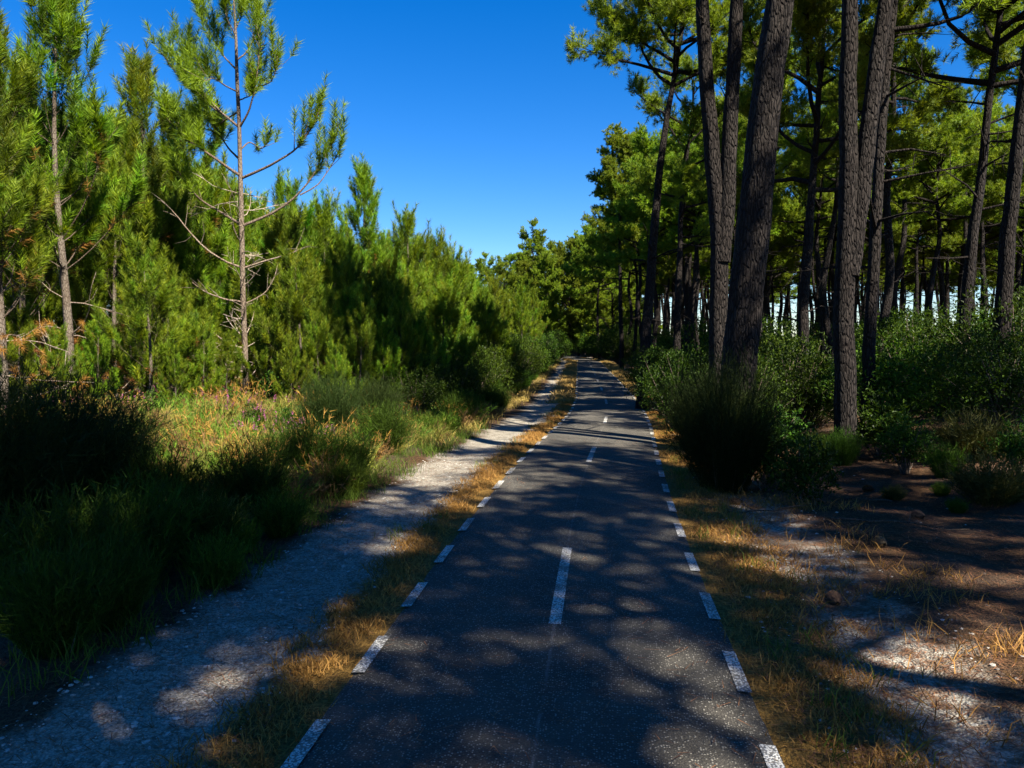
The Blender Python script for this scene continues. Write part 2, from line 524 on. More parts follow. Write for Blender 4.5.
def young_pine(seed, H, spread, clear=.2, full=1.0, tri=70, hero=False, r0=None, lean=0.0, sway=1.0):
    rng = np.random.default_rng(seed)
    wood, crown, dead = MB(), MB(), MB()
    r0 = r0 or .010 * H + .015
    zz = np.linspace(-.15, H, 14)
    w1, w2 = rng.normal(0, .05 * sway, 2)
    path = np.stack([w1 * np.sin(zz * .9) + lean * zz, w2 * np.sin(zz * .7 + 1), zz], 1)
    tube(wood, path, r0 * (1 - .88 * np.clip(zz / H, 0, 1)) + .004, 9, (1, 1, 1), .04, rng)
    px = lambda h: np.array([np.interp(h, zz, path[:, 0]), np.interp(h, zz, path[:, 1]), h])
    B, D, L, BD, DD, DL = [], [], [], [], [], []
    OB, OD, OL = [], [], []
    h = .35 + rng.random() * .2
    az0 = rng.random() * 6
    while h < H - .25:
        f = h / H
        isdead = f < clear
        prof = (1 - f) ** .75 * .95 + .10
        if f < .3: prof *= .75 + .8 * f
        bl = spread * prof * (.75 if isdead else 1)
        nb = rng.integers(3, 6) if isdead else rng.integers(4, 6) if full > .6 else rng.integers(3, 6)
        az0 += .6
        for k in range(nb):
            if rng.random() > full + .25: continue
            a = az0 + 2 * pi * k / nb + rng.normal(0, .25)
            l = bl * rng.uniform(.55, 1.3)
            e = np.radians((22 if isdead else 22 + 32 * f) + rng.normal(0, 16 if isdead else 7))
            n = 7
            bend = rng.uniform(-.22, .12)
            d = np.array([cos(a) * cos(e), sin(a) * cos(e), sin(e)])
            p = px(h + rng.normal(0, .04)); pts = [p]
            for s in range(n - 1):
                d = norm(d + np.array([0, 0, (bend if isdead else .13)]) + rng.normal(0, .12 if isdead else .06, 3))
                p = p + d * l / (n - 1); pts.append(p)
            pts = np.array(pts)
            rb = max(.006, r0 * .32 * (1 - f) * (.6 + .4 * rng.random())) * (.55 if isdead else 1)
            tube(wood, pts, np.linspace(rb, rb * .3, n), 5, (2.2, 2.15, 2.1) if isdead else (.75, .7, .65))
            if isdead:
                for s in range(rng.integers(3, 8)):
                    i = rng.integers(1, n - 1); dd = norm(norm(pts[i + 1] - pts[i]) + rng.normal(0, .55, 3))
                    q = pts[i] + dd * rng.uniform(.15, .5) * l * .7
                    tube(wood, [pts[i], (pts[i] + q) / 2 + rng.normal(0, .02, 3), q], [rb * .5, rb * .35, .002], 4, (2.4, 2.35, 2.3))
                    if rng.random() < .5:
                        for _ in range(2):
                            BD.append(q - dd * .1); DD.append(dd + rng.normal(0, .4, 3)); DL.append(.2)
                continue
            # green shoots along the outer part of the branch
            up = np.array([0, 0, 1.0])
            B.append(pts[-2]); D.append(norm(pts[-1] - pts[-2]) + up * .55); L.append(rng.uniform(.35, .6))
            ns = max(3, int(l * 3.6 * full + 2))
            for s in range(ns):
                g = rng.uniform(.22, 1.0) ** .6
                i = min(int(g * (n - 1)), n - 2); q0 = pts[i] + (pts[i + 1] - pts[i]) * (g * (n - 1) - i)
                bd = norm(pts[i + 1] - pts[i]); side = norm(np.cross(bd, up)) * rng.choice([-1, 1])
                dd = norm(bd * .8 + side * rng.uniform(.3, .9) + up * rng.uniform(.1, .7))
                tl = l * rng.uniform(.12, .34)
                q = q0 + dd * tl
                tube(wood, [q0, q], [rb * .45, .003], 4, (.7, .65, .55))
                B.append(q - dd * min(.12, tl * .5)); D.append(dd * .7 + up * rng.uniform(.35, 1.2)); L.append(rng.uniform(.4, .85))
                if tl > .35:
                    for sg in (-1, 1):
                        d2 = norm(dd + side * .5 * sg + up * .5 + rng.normal(0, .2, 3))
                        B.append(q0 + dd * tl * .55); D.append(d2); L.append(rng.uniform(.22, .4))
                if f < clear + .22 and rng.random() < .4:
                    BD.append(q0); DD.append(dd - up * .3); DL.append(.3)
            # needles on older wood
            for g in (.5, .67, .84):
                i = int(g * (n - 1)); OB.append(pts[i]); OD.append(pts[i + 1] - pts[i]); OL.append(l / (n - 1))
        h += rng.uniform(.46, .72)
    top = px(H)
    B.append(top - [0, 0, .35]); D.append([0, 0, 1]); L.append(.75)
    B.append(top - [0, 0, .75]); D.append([0.05, 0, 1]); L.append(.6)
    for k in range(5):
        a = k * 1.26 + rng.random()
        B.append(top - [0, 0, .3 + .05 * k]); D.append([cos(a) * .5, sin(a) * .5, 1]); L.append(.42)
    tn = rng.uniform(.55, 1.2, (len(B), 1)) * np.array([1, 1, 1]) * (1 + rng.normal(0, .12, (len(B), 1)) * np.array([1, 0, -.5]))
    needles(crown, B, D, L, tri, .20, .015, rng, (26, 60), G0, G1, .3, tint=tn)
    needles(crown, OB, OD, OL, 40, .17, .013, rng, (35, 80), (.020, .045, .005), (.075, .10, .010), .5, .1)  # inner needles darker: shade inside the crown put into their colour
    if BD:
        needles(dead, BD, DD, DL, 40, .14, .009, rng, (25, 80), (.16, .065, .016), (.34, .16, .035), .6, .15)
    return wood, crown, dead


def tall_pine(seed, stems, r0, crown_from, spread, nlimb=20, k=44, shoots=11, lo=(.050, .100, .007), hi=(.235, .305, .017), wneedle=.016, stubs=5, sides=10, flat=.5, extra=()):
    """stems: list of polylines (local points, base first); every stem carries a crown"""
    rng = np.random.default_rng(seed)
    wood, crown = MB(), MB()
    up = np.array([0, 0, 1.0])
    for si, st in enumerate(stems):
        st = np.asarray(st, float)
        # smooth resample
        s = np.concatenate([[0], np.cumsum(np.linalg.norm(np.diff(st, axis=0), axis=1))])
        ss = np.linspace(0, s[-1], 40)
        P = np.stack([np.interp(ss, s, st[:, i]) for i in range(3)], 1)
        kk = np.array([.25, .5, .25])
        for _ in range(6):
            Q = P.copy()
            for i in range(3): Q[1:-1, i] = np.convolve(P[:, i], kk, 'valid')
            P = Q
        H = s[-1]; t = ss / H
        rs = r0 if si == 0 else r0 * .82
        rad = rs * ((1 - t ** 1.3) * .72 + .06) * (1 + .15 * np.exp(-ss / .35) * (si == 0)) + .008
        P[:, :2] += np.cumsum(rng.normal(0, .008, (40, 2)), 0) * (t[:, None] > .03)
        tube(wood, P, rad, sides, (1, 1, 1), .05, rng)
        C = lambda f: np.array([np.interp(f, t, P[:, i]) for i in range(3)])
        for _ in range(stubs):
            f = rng.uniform(crown_from * .45, crown_from + .1); a = rng.random() * 6.28
            d = np.array([cos(a), sin(a), rng.uniform(-.15, .4)]); p = C(f); l = rng.uniform(.3, 1.6)
            q = p + d * l
            tube(wood, [p, p + d * l * .5 + rng.normal(0, .05, 3), q], [.028, .018, .006], 5, (1.1, 1.05, 1))
            for _ in range(3):
                m = p + d * l * rng.uniform(.4, .95)
                tube(wood, [m, m + norm(d + rng.normal(0, .7, 3)) * rng.uniform(.2, .6)], [.009, .003], 4, (1.1, 1.05, 1))
        B, D, L, T = [], [], [], []
        for j in range(nlimb + len(extra) * (si == 0)):
            if j < nlimb:
                f = crown_from + (1 - crown_from) * (j + rng.random()) / nlimb * .99
                g = (f - crown_from) / (1 - crown_from)
                a = j * 2.4 + rng.normal(0, .35)
                l = spread * (math.sqrt(max(0.02, 1 - (1.15 * g - .22) ** 2 / 1.0)) * .85 + .1) * rng.uniform(.6, 1.12)
                e = np.radians(5 + 50 * g + rng.normal(0, 9))
            else:
                f, a, l, e = extra[j - nlimb]; g = .2
            p = C(f); d = np.array([cos(a) * cos(e), sin(a) * cos(e), sin(e)])
            n = 6; pts = [p]
            for _ in range(n - 1):
                d = norm(d + up * .09 + rng.normal(0, .13, 3)); p = p + d * l / (n - 1); pts.append(p)
            pts = np.array(pts)
            rb = min(.07, .018 + .017 * l) * (1 - .3 * g)
            tube(wood, pts, np.linspace(rb, .012, n), 6, (.85, .8, .78))
            nsec = max(4, int(l * 4.2))
            for q in range(nsec):
                gg = rng.uniform(.38, 1.0); i = min(int(gg * (n - 1)), n - 2)
                p0 = pts[i] + (pts[i + 1] - pts[i]) * (gg * (n - 1) - i)
                bd = norm(pts[i + 1] - pts[i])
                d2 = norm(bd * .7 + rng.normal(0, .55, 3) * [1, 1, flat] + up * .28)
                l2 = rng.uniform(.3, .95) * (.5 + .13 * l)
                p1 = p0 + d2 * l2
                tube(wood, [p0, (p0 + p1) / 2 + rng.normal(0, .05, 3), p1], [.013, .009, .005], 4, (.8, .75, .7))
                tt = rng.uniform(.75, 1.2)
                for r in range(shoots):
                    d3 = norm(d2 * .6 + rng.normal(0, .6, 3) + up * .5)
                    b0 = p0 + d2 * l2 * rng.uniform(.35, 1.0)
                    B.append(b0 + rng.normal(0, .13, 3) * [1, 1, .7]); D.append(d3); L.append(rng.uniform(.16, .34)); T.append((tt * rng.uniform(.9, 1.1), tt, tt))
        needles(crown, B, D, L, k, .145, wneedle, rng, (25, 75), lo, hi, .5, tint=T)
    return wood, crown


def leafy_shrub(seed, h, r, nclump, per=16, ln=.065, wd=.03, lo=(.010, .028, .004), hi=(.075, .125, .02), lift=-.05):
    rng = np.random.default_rng(seed)
    wood, fol = MB(), MB()
    cl = []
    nst = max(4, int(nclump / 30))
    lob = norm(rng.normal(size=(9, 3)))
    for _ in range(nclump):
        d = norm(rng.normal(size=3)); d[2] *= 1 if d[2] > 0 else .85
        lum = .72 + .35 * np.max(np.maximum(lob @ d, 0) ** 5) + rng.normal(0, .06)
        rr = (rng.random() ** .45) * lum
        cl.append([d[0] * r * rr, d[1] * r * rr, h * .48 + d[2] * h * .52 * rr])
    cl = np.array(cl); cl[:, 2] = np.maximum(cl[:, 2], .04)
    ctr = cl.mean(0)
    for i in rng.choice(nclump, min(nclump, nst * 3), replace=False):
        b0 = np.array([rng.normal(0, .06 * r), rng.normal(0, .06 * r), -.05])
        mid = b0 + (cl[i] - b0) * .5 + np.array([0, 0, .12 * h]) * rng.random() + rng.normal(0, .05 * r, 3)
        tube(wood, [b0, mid, cl[i]], [.008 + .006 * h, .006 + .003 * h, .003], 5, (1, 1, 1))
    out = norm(cl - ctr * [1, 1, .5])
    P = np.repeat(cl, per, 0) + rng.normal(0, .055 * (.6 + .4 * r), (nclump * per, 3))
    D = np.repeat(out, per, 0) * .6 + rng.normal(0, .75, P.shape) + [0, 0, .25]
    ct = np.repeat(rng.random((nclump, 1)), per, 0)
    leaves(fol, P, D, ln, wd, rng, lo, hi)
    return wood, fol


def broom(seed, h, r, n, lo=(.014, .026, .005), hi=(.055, .08, .012), sprig=7, wst=.006, wood_n=8, spread=.55):
    rng = np.random.default_rng(seed)
    fol = MB(); wood = MB()
    az = rng.random(n) * 2 * pi; sp = rng.random(n) ** .7
    b0 = np.stack([np.cos(az) * r * .35 * sp, np.sin(az) * r * .35 * sp, np.full(n, -.02)], 1)
    d0 = norm(np.stack([np.cos(az) * sp * spread, np.sin(az) * sp * spread, np.ones(n)], 1) + rng.normal(0, .10, (n, 3)))
    l = h * (.55 + .5 * rng.random(n)) * (1 - .22 * sp)
    d1 = norm(d0 + rng.normal(0, .10, (n, 3)) + np.stack([np.cos(az) * .1, np.sin(az) * .1, np.zeros(n)], 1))
    p1 = b0 + d0 * (l * .55)[:, None]; p2 = p1 + d1 * (l * .45)[:, None]
    s = norm(np.cross(d0, rng.normal(size=(n, 3)))) * wst / 2
    v = np.stack([b0 - s, b0 + s, p1 + s * .8, p1 - s * .8, p2], 1).reshape(-1, 3)
    i = np.arange(n)[:, None] * 5
    m = rng.random((n, 1)); c = np.asarray(lo) * (1 - m) + np.asarray(hi) * m
    fol.add(v, tris=i + [3, 2, 4], quads=i + [0, 1, 2, 3], col=np.repeat(c, 5, 0))
    # small side sprigs on the upper two thirds
    t = rng.uniform(.3, 1, (n, sprig))
    q = np.where(t[..., None] < .55, b0[:, None] + (p1 - b0)[:, None] * (t / .55)[..., None], p1[:, None] + (p2 - p1)[:, None] * ((t - .55) / .45)[..., None])
    dd = norm(d1[:, None] * .9 + rng.normal(0, .45, (n, sprig, 3)))
    ln = (.05 + .09 * h * rng.random((n, sprig)))[..., None]
    ss = norm(np.cross(dd, rng.normal(size=dd.shape))) * .0045
    v = np.stack([q - ss, q + ss, q + dd * ln], 2).reshape(-1, 3)
    mm = (m * .5 + .5 * rng.random((n, sprig)))[..., None]
    c = np.asarray(lo) * (1 - mm) + np.asarray(hi) * mm
    fol.add(v, tris=np.arange(len(v)).reshape(-1, 3), col=np.repeat(c.reshape(-1, 3), 3, 0))
    for _ in range(wood_n):
        j = rng.integers(n)
        tube(wood, [b0[j], p1[j] * .8 + b0[j] * .2], [.004 + .006 * h, .003], 5, (1, 1, 1))
    return wood, fol


# ------------------------------------------------------------------ things from builders
PROTO = {}


def plant(name, parts, loc, label, cat, group=None, rz=0.0, s=1.0):
    """an Empty at the plant's base, with one mesh per part; parts: (part name, mesh)"""
    o = bpy.data.objects.new(name, None)
    o.empty_display_size = .2
    COL.objects.link(o)
    o.location = loc; o.rotation_euler = (0, 0, rz)
    o.scale = (s, s, s) if np.isscalar(s) else s
    tag(o, label, cat, group)
    for pn, me in parts:
        if me is None: continue
        c = bpy.data.objects.new(pn, me); COL.objects.link(c); c.parent = o
    return o


def pine_parts(wood, crown, dead=None, bark=None, leaf=None):
    r = [('trunk', wood.mesh('trunk', bark)), ('crown', crown.mesh('crown', leaf))]
    if dead is not None and dead.v:
        r.append(('dead_needles', dead.mesh('dead_needles', M_DRY)))
    return r


def shrub_parts(wood, fol, m):
    return [('stems', wood.mesh('stems', M_TWIG)), ('foliage', fol.mesh('foliage', m))]


# --- tall pines on the right: the ones told apart
def px_stem(pts, Y, top_h, base_px=None, lean_top=0.0, dY=0.0):
    """local stem polyline from image points (px, py), carried on up to height top_h"""
    base = at(pts[0][0], Y)
    P = [np.array([0, 0, -.2])]
    for i, (px, py) in enumerate(pts):
        q = ray(px, py, Y) - base
        if q[2] > .25: P.append(q)
    d = norm(P[-1] - P[-2])
    H = P[-1]
    if H[2] < top_h:
        dz = top_h - H[2]
        P.append(H + np.array([d[0] / max(d[2], .3) * dz * .5 + lean_top * .5, dY * .5, dz * .5]))
        P.append(H + np.array([d[0] / max(d[2], .3) * dz * .8 + lean_top, dY, dz]))
    return base, P


def hero_pine(seed, Y, stems, r0, top, cf, spread, label, name='pine_tree', **kw):
    base, P0 = px_stem(stems[0], Y, top)
    SS = [P0]
    for st in stems[1:]:
        b2, P = px_stem(st, Y, top * .95)
        SS.append([np.asarray(p) + (b2 - base) * [1, 1, 0] for p in P[1:]])
    wd, cr = tall_pine(seed, SS, r0, cf, spread, **kw)
    return plant(name, pine_parts(wd, cr, None, M_BARK, M_PINE_T), base, label, 'pine tree', 'tall pines right of the path')


hero_pine(11, 9.9, [[(730, 480), (733, 420), (738, 340), (748, 250), (757, 150), (770, 60), (779, 0)]], .285, 14.5, .62, 3.6,
          'thickest dark pine trunk right of the path, leaning right behind a tall broom bush', nlimb=20, sides=22, stubs=2)
hero_pine(12, 12.5, [[(716, 440), (718, 330), (722, 260), (717, 190), (707, 100), (702, 0)], [(722, 262), (727, 190), (732, 110), (738, 0)]], .19, 14, .68, 3.0,
          'forked pine with two slim stems just left of the thickest trunk', nlimb=15, sides=16, stubs=3)
hero_pine(13, 22, [[(641, 400), (645, 320), (648, 270), (655, 190), (664, 120), (675, 60), (683, 15), (684, -20)]], .20, 12.6, .70, 2.8,
          'leaning pine with a pale lit trunk and long bare limb over the path', nlimb=24, stubs=2, shoots=14, extra=((.735, pi, 2.6, .22), (.80, pi * .95, 2.6, .3), (.74, 0.1, 2.2, .1), (.80, .2, 2.4, .2)))
hero_pine(14, 52, [[(622, 362), (620, 300), (619, 200), (622, 150)]], .2, 14.6, .66, 2.3,
          'small round-crowned pine closest to the bend in the path', nlimb=34, shoots=14, wneedle=.03)
hero_pine(15, 26, [[(676, 400), (678, 300), (681, 200), (688, 140)]], .17, 10.4, .52, 2.6,
          'dark upright pine between the lit leaning pine and the forked pine', nlimb=18)
hero_pine(16, 19, [[(800, 420), (803, 320), (808, 240), (814, 140), (820, 60)]], .165, 10.6, .50, 3.1,
          'mid distance pine with full drooping crown between thickest and twin trunks', nlimb=22, stubs=9, shoots=13)
hero_pine(17, 11.6, [[(846, 470), (846, 360), (848, 280), (851, 180), (853, 80), (855, 0)], [(850, 275), (862, 190), (868, 120), (877, 40), (883, 0)]], .185, 14.5, .66, 3.2,
          'twin stemmed pine with pale fissured bark standing in front of sunlit bushes', nlimb=15, sides=18, stubs=4)
hero_pine(18, 13.2, [[(866, 440), (868, 340), (873, 240), (878, 150), (886, 60), (892, 0)]], .125, 13, .5, 2.7,
          'slim pine with bare side limbs just right of the twin stemmed pine', nlimb=13, stubs=12, sides=14)
hero_pine(19, 17, [[(960, 420), (963, 320), (972, 240), (985, 150), (993, 80)]], .15, 11.2, .60, 3.2,
          'leaning pine with a broad flat crown near the right edge', nlimb=28, stubs=10, shoots=13)
hero_pine(20, 14.5, [[(998, 430), (1002, 330), (1009, 240), (1018, 150), (1027, 60), (1033, 0)]], .18, 12.5, .62, 3.0,
          'dark straight pine trunk closest to the right edge of the view', nlimb=24, stubs=8, sides=14)

# --- tall pine kinds for the rest of the stand
rg = np.random.default_rng(77)
TALL = []
for i in range(7):
    H = [10.5, 11.5, 9.5, 12, 10, 11, 9][i]
    st = [[0, 0, -.2]] + [[rg.normal(0, .12) + .35 * math.sin(i) * z / H, rg.normal(0, .12), z] for z in np.linspace(1.5, H, 6)]
    TALL.append(pine_parts(*tall_pine(100 + i, [st], .17 + .02 * (i % 3), .64 + .03 * (i % 3), 2.0 + .22 * (i % 4), nlimb=17, k=38, shoots=14, wneedle=.020, stubs=9, sides=8), None, M_BARK, M_PINE_T))


BEND = []
for i in range(3):
    H = 11.0
    st = [[0, 0, -.2]] + [[rg.normal(0, .1), rg.normal(0, .1), z] for z in np.linspace(1.5, H, 6)]
    BEND.append(pine_parts(*tall_pine(150 + i, [st], .17, .22, 2.7 + .3 * i, nlimb=34, k=34, shoots=12, wneedle=.036, stubs=3, sides=7), None, M_BARK, M_PINE_T))


SHADE = []
for i in range(3):
    st = [[0, 0, -.2]] + [[rg.normal(0, .15), rg.normal(0, .1), z] for z in np.linspace(1.5, 11, 6)]
    SHADE.append(pine_parts(*tall_pine(190 + i, [st], .18, .6, 2.9, nlimb=20, k=36, shoots=9, wneedle=.016, stubs=6, sides=10), None, M_BARK, M_PINE_T))
ROUND = []
for i in range(3):
    st = [[0, 0, -.2]] + [[rg.normal(0, .15), rg.normal(0, .1), z] for z in np.linspace(1.5, 11, 6)]
    ROUND.append(pine_parts(*tall_pine(170 + i, [st], .17, .56, 3.3 + .2 * i, nlimb=28, k=38, shoots=14, wneedle=.026, stubs=6, sides=8), None, M_BARK, M_PINE_T))


def tall(i, loc, label, group, s=1.0, rz=None):
    return plant('pine_tree', TALL[i % 7], loc, label, 'pine tree', group, rg.random() * 6.28 if rz is None else rz, s)


taken = [(p.location.x, p.location.y) for p in bpy.data.objects if p.name.startswith('pine_tree')]


def free(x, y, d):
    return all((x - a) ** 2 + (y - b_) ** 2 > d * d for a, b_ in taken)


# shade trees beside and behind the viewer, right of the path
for i, (x, y, s) in enumerate([(7.4, 1.0, 1.1), (6.5, -6.0, 1.2), (9.5, -3.5, 1.3), (12.5, 2.2, 1.15), (3.2, -7.5, 1.15), (12.5, -8, 1.2), (8.8, 5.2, 1.15), (4.0, -.3, 1.2), (11.2, .6, 1.2), (14, 7, 1.15), (3.0, .2, 1.15), (2.8, -1.4, 1.1), (-4.5, -4, 1.1), (0, -12, 1.2), (2.6, -4.5, 1.2), (6, -11, 1.2), (5.9, -2.4, 1.2)]):
    x, y = x - .9, y - 1.1
    plant('pine_tree', SHADE[i % 3], (x, y, float(gz(x, y)) - .05), 'tall pine beside the viewer whose crown shades the path', 'pine tree', 'pines beside the viewer', rg.random() * 6.28, s)
    taken.append((x, y))

# the stand right of the path, denser away from it
n = 0; tries = 0
while n < 140 and tries < 12000:
    tries += 1
    y = rg.uniform(16, 74); px = rg.uniform(618, 1080)
    p = at(px, y)
    if p[0] - cx(y) < 3.2 + .03 * y: continue
    if not free(p[0], y, 2.9 if y < 36 else 2.0): continue
    if y < 26 and rg.random() < .55: continue
    taken.append((p[0], y)); n += 1
    far = y > 42
    tall(n, (p[0], y, p[2] - .05),
         'slender dark pine deep in the stand right of the path' if far else 'slim bare trunked pine in the middle of the right hand stand',
         'far pines of the right hand stand' if far else 'middle pines of the right hand stand', rg.uniform(.8, 1.08))

for i, (px, y, top) in enumerate([(655, 40, 150), (700, 37, 122), (730, 44, 140), (640, 52, 165), (634, 58, 195), (672, 55, 160), (830, 40, 125), (935, 45, 150), (980, 42, 140), (630, 66, 200), (600, 72, 228)]):
    p = at(px, y); h = ray(px, top, y)[2] - p[2]
    plant('pine_tree', ROUND[i % 3], (p[0], y, p[2] - .05), 'pine with a full rounded sunlit crown in the right hand stand', 'pine tree', 'full crowned pines of the right hand stand', rg.random() * 6.28, h / 11.6)
    taken.append((p[0], y))
n = 0; tries = 0
while n < 45 and tries < 4000:
    tries += 1
    y = rg.uniform(62, 98); px = rg.uniform(640, 1060); p = at(px, y)
    if not free(p[0], y, 2.2): continue
    taken.append((p[0], y)); n += 1
    tall(n, (p[0], y, p[2] - .05), 'slender dark pine deep in the stand right of the path', 'far pines of the right hand stand', rg.uniform(.9, 1.15))
# old pines where the path bends out of sight
for i, (px, y, s) in enumerate([(505, 74, .8), (524, 78, .85), (545, 76, .9), (562, 92, 1.1), (578, 90, 1.15), (600, 98, 1.25), (614, 92, 1.15), (622, 84, 1.0), (632, 90, 1.1), (606, 108, 1.3), (625, 104, 1.2), (640, 100, 1.15), (500, 92, 1.0), (520, 98, 1.12), (534, 86, 1.22), (552, 96, 1.2), (570, 88, 1.15), (584, 98, 1.3), (596, 84, 1.0), (606, 92, 1.2), (484, 104, 1.1), (560, 108, 1.3), (540, 110, 1.2), (592, 110, 1.3), (612, 76, 1.05), (470, 112, 1.1), (455, 118, 1.1)]):
    p = at(px, y)
    plant('pine_tree', BEND[i % 3], (p[0], y, p[2] - .6), 'round crowned pine closing the view where the path bends away', 'pine tree', 'pines at the bend of the path', rg.random() * 6.28, s)

# --- young pines left of the path
YP = {}
YK = []
for i, (H, sp, cl, fu) in enumerate([(8.4, 2.6, .30, .9), (7.0, 2.4, .24, .85), (6.2, 2.3, .06, .85), (7.6, 2.1, .28, .85), (5.0, 2.1, .03, .85), (6.6, 1.9, .08, .9)]):
    YK.append(pine_parts(*young_pine(40 + i, H, sp, cl, fu, 92), bark=M_BARK_Y, leaf=M_PINE_Y))
YH = [8.4, 7.0, 6.2, 7.6, 5.0, 6.6]


def sparse_pine(Y=16.5):
    rng = np.random.default_rng(8)
    wood, crown, dead = MB(), MB(), MB()
    base = at(246, Y)
    W = lambda px, py, dy=0.0: ray(px, py, Y + dy) - base
    tr = [np.array([0, 0, -.2])] + [W(x, y) for x, y in [(246, 400), (245, 350), (243, 300), (242, 250), (241, 200), (240, 160), (239, 120), (237, 80), (236, 40), (234, 5), (233, -25)]]
    tube(wood, tr, [.078, .069, .064, .06, .056, .052, .047, .042, .041, .03, .018, .008], 10, (1.2, 1.15, 1.1), .05, rng)
    B, D, L = [], [], []
    up = np.array([0, 0, 1.0])

    def limb(pp, dy, r, live=.5, nsh=12, sh=.5):
        n = len(pp)
        pts = np.array([W(x, y, dy * (k / (n - 1)) ** .8) for k, (x, y) in enumerate(pp)])
        s = np.linspace(0, 1, n); f = np.linspace(0, 1, 12)
        P = np.stack([np.interp(f, s, pts[:, i]) for i in range(3)], 1)
        for _ in range(2):
            Q = P.copy(); Q[1:-1] = (P[:-2] + 2 * P[1:-1] + P[2:]) / 4; P = Q
        P[1:] += np.cumsum(rng.normal(0, .006, (11, 3)), 0)
        tube(wood, P, np.linspace(r, r * .3, 12), 6, (1.7, 1.6, 1.5) if nsh == 0 else (1.1, 1.0, .95))
        if nsh == 0:
            for _ in range(6):
                i = rng.integers(3, 11); d = norm(norm(P[i] - P[i - 1]) + rng.normal(0, .6, 3)); l = rng.uniform(.2, .6)
                tube(wood, [P[i], P[i] + d * l * .5 + rng.normal(0, .03, 3), P[i] + d * l], [r * .4, r * .3, .002], 4, (1.2, 1.2, 1.15))
            return
        nsh = int(nsh * 1.35)
        for q in range(nsh):
            g = live + (1 - live) * (q + rng.random()) / nsh
            i = min(int(g * 11), 10); p0 = P[i] + (P[i + 1] - P[i]) * (g * 11 - i)
            bd = norm(P[i + 1] - P[i]); side = norm(np.cross(bd, up)) * rng.choice([-1, 1])
            d = norm(bd * .6 + side * rng.uniform(.1, .9) + up * rng.uniform(.2, 1.1) + rng.normal(0, .2, 3))
            l = rng.uniform(.15, .6); p1 = p0 + d * l
            tube(wood, [p0, p1], [r * .4, .004], 4, (.8, .75, .65))
            B.append(p1 - d * .12); D.append(norm(d * .5 + up * .8 + rng.normal(0, .1, 3))); L.append(rng.uniform(.7, 1.2) * sh)
            if rng.random() < .6:
                B.append(p0); D.append(d); L.append(l)
        B.append(P[-2]); D.append(norm(P[-1] - P[-2]) + up * .4); L.append(sh * 1.2)

    limb([(241, 176), (225, 166), (203, 150), (182, 136), (166, 118)], -.6, .035, .45, 14)
    limb([(242, 178), (268, 166), (290, 153), (305, 138), (318, 112)], -.3, .034, .55, 9, .55)
    limb([(242, 226), (270, 215), (298, 196), (316, 172), (338, 132)], .5, .036, .62, 9, .6)
    limb([(300, 195), (318, 186), (330, 170), (338, 155)], .5, .018, .5, 5, .45)
    limb([(240, 128), (224, 114), (207, 103), (186, 84), (166, 56)], .2, .032, .35, 22, .6)
    limb([(222, 113), (205, 96), (192, 70), (180, 48)], .5, .02, .4, 12, .55)
    limb([(240, 127), (250, 112), (258, 84), (262, 30)], -.3, .026, .45, 12, .5)
    limb([(258, 86), (268, 84), (276, 72), (278, 55)], -.2, .016, .4, 6, .4)
    limb([(237, 70), (224, 58), (212, 38), (195, 8)], .3, .022, .3, 12, .5)
    limb([(237, 60), (250, 50), (256, 30), (258, 6)], .3, .02, .4, 7, .45)
    limb([(235, 35), (226, 18), (220, -14)], -.3, .016, .25, 10, .5)
    limb([(235, 30), (243, 12), (246, -18)], .3, .016, .25, 10, .5)
    limb([(238, 92), (222, 84), (212, 78), (202, 84)], -.8, .02, .35, 8, .4)
    limb([(240, 110), (226, 120), (215, 128), (208, 145)], .9, .02, .35, 10, .4)
    limb([(239, 100), (250, 96), (258, 92)], .9, .018, .35, 6, .4)
    limb([(241, 160), (228, 150), (215, 128), (207, 118)], 1.2, .026, .4, 12, .5)
    limb([(242, 225), (218, 210), (196, 196), (170, 160)], .8, .032, .55, 12, .5)
    limb([(240, 150), (250, 140), (262, 150), (270, 140)], 1.0, .02, .5, 5, .35)
    limb([(243, 268), (222, 260), (196, 240), (176, 212), (160, 198)], -.6, .026, 1, 0)
    limb([(244, 268), (262, 262), (285, 255), (305, 247)], .4, .024, 1, 0)
    limb([(244, 302), (226, 299), (205, 292), (192, 282)], -.3, .024, 1, 0)
    limb([(244, 304), (262, 296), (274, 280), (278, 262)], .3, .018, 1, 0)
    limb([(245, 350), (222, 340), (203, 322), (196, 318)], .3, .02, 1, 0)
    limb([(245, 372), (226, 368), (212, 374), (203, 380)], -.4, .018, 1, 0)
    limb([(245, 390), (226, 392), (214, 397), (190, 396)], .2, .018, 1, 0)
    limb([(246, 330), (258, 322), (270, 335), (276, 360)], -.3, .016, 1, 0)
    for py in (196, 212, 240, 255, 284, 318, 336, 352, 366, 380, 394):
        for q in range(3):
            c0 = W(np.interp(py, [160, 250, 400], [240, 242, 246]), py + rng.normal(0, 4)); a = rng.random() * 6.28; l = rng.uniform(.5, 1.7)
            d = np.array([cos(a), sin(a), rng.uniform(-.15, .5)]); P = [c0]
            for _ in range(5):
                d = norm(d + rng.normal(0, .16, 3) + [0, 0, .05]); P.append(P[-1] + d * l / 5)
            tube(wood, P, np.linspace(.011, .004, 6), 5, (3.0, 3.0, 2.9))
            for _ in range(5):
                i = rng.integers(1, 5); d2 = norm(d + rng.normal(0, .6, 3)); tube(wood, [P[i], P[i] + d2 * rng.uniform(.15, .45)], [.006, .002], 4, (3.0, 3.0, 2.9))
    for k in range(7):
        B.append(tr[-1] - [0, 0, .15 + .2 * k]); D.append([rng.normal(0, .35), rng.normal(0, .35), 1]); L.append(.5)
    needles(crown, B, D, L, 85, .20, .0135, rng, (28, 60), G0, G1, .55)
    return wood, crown, dead


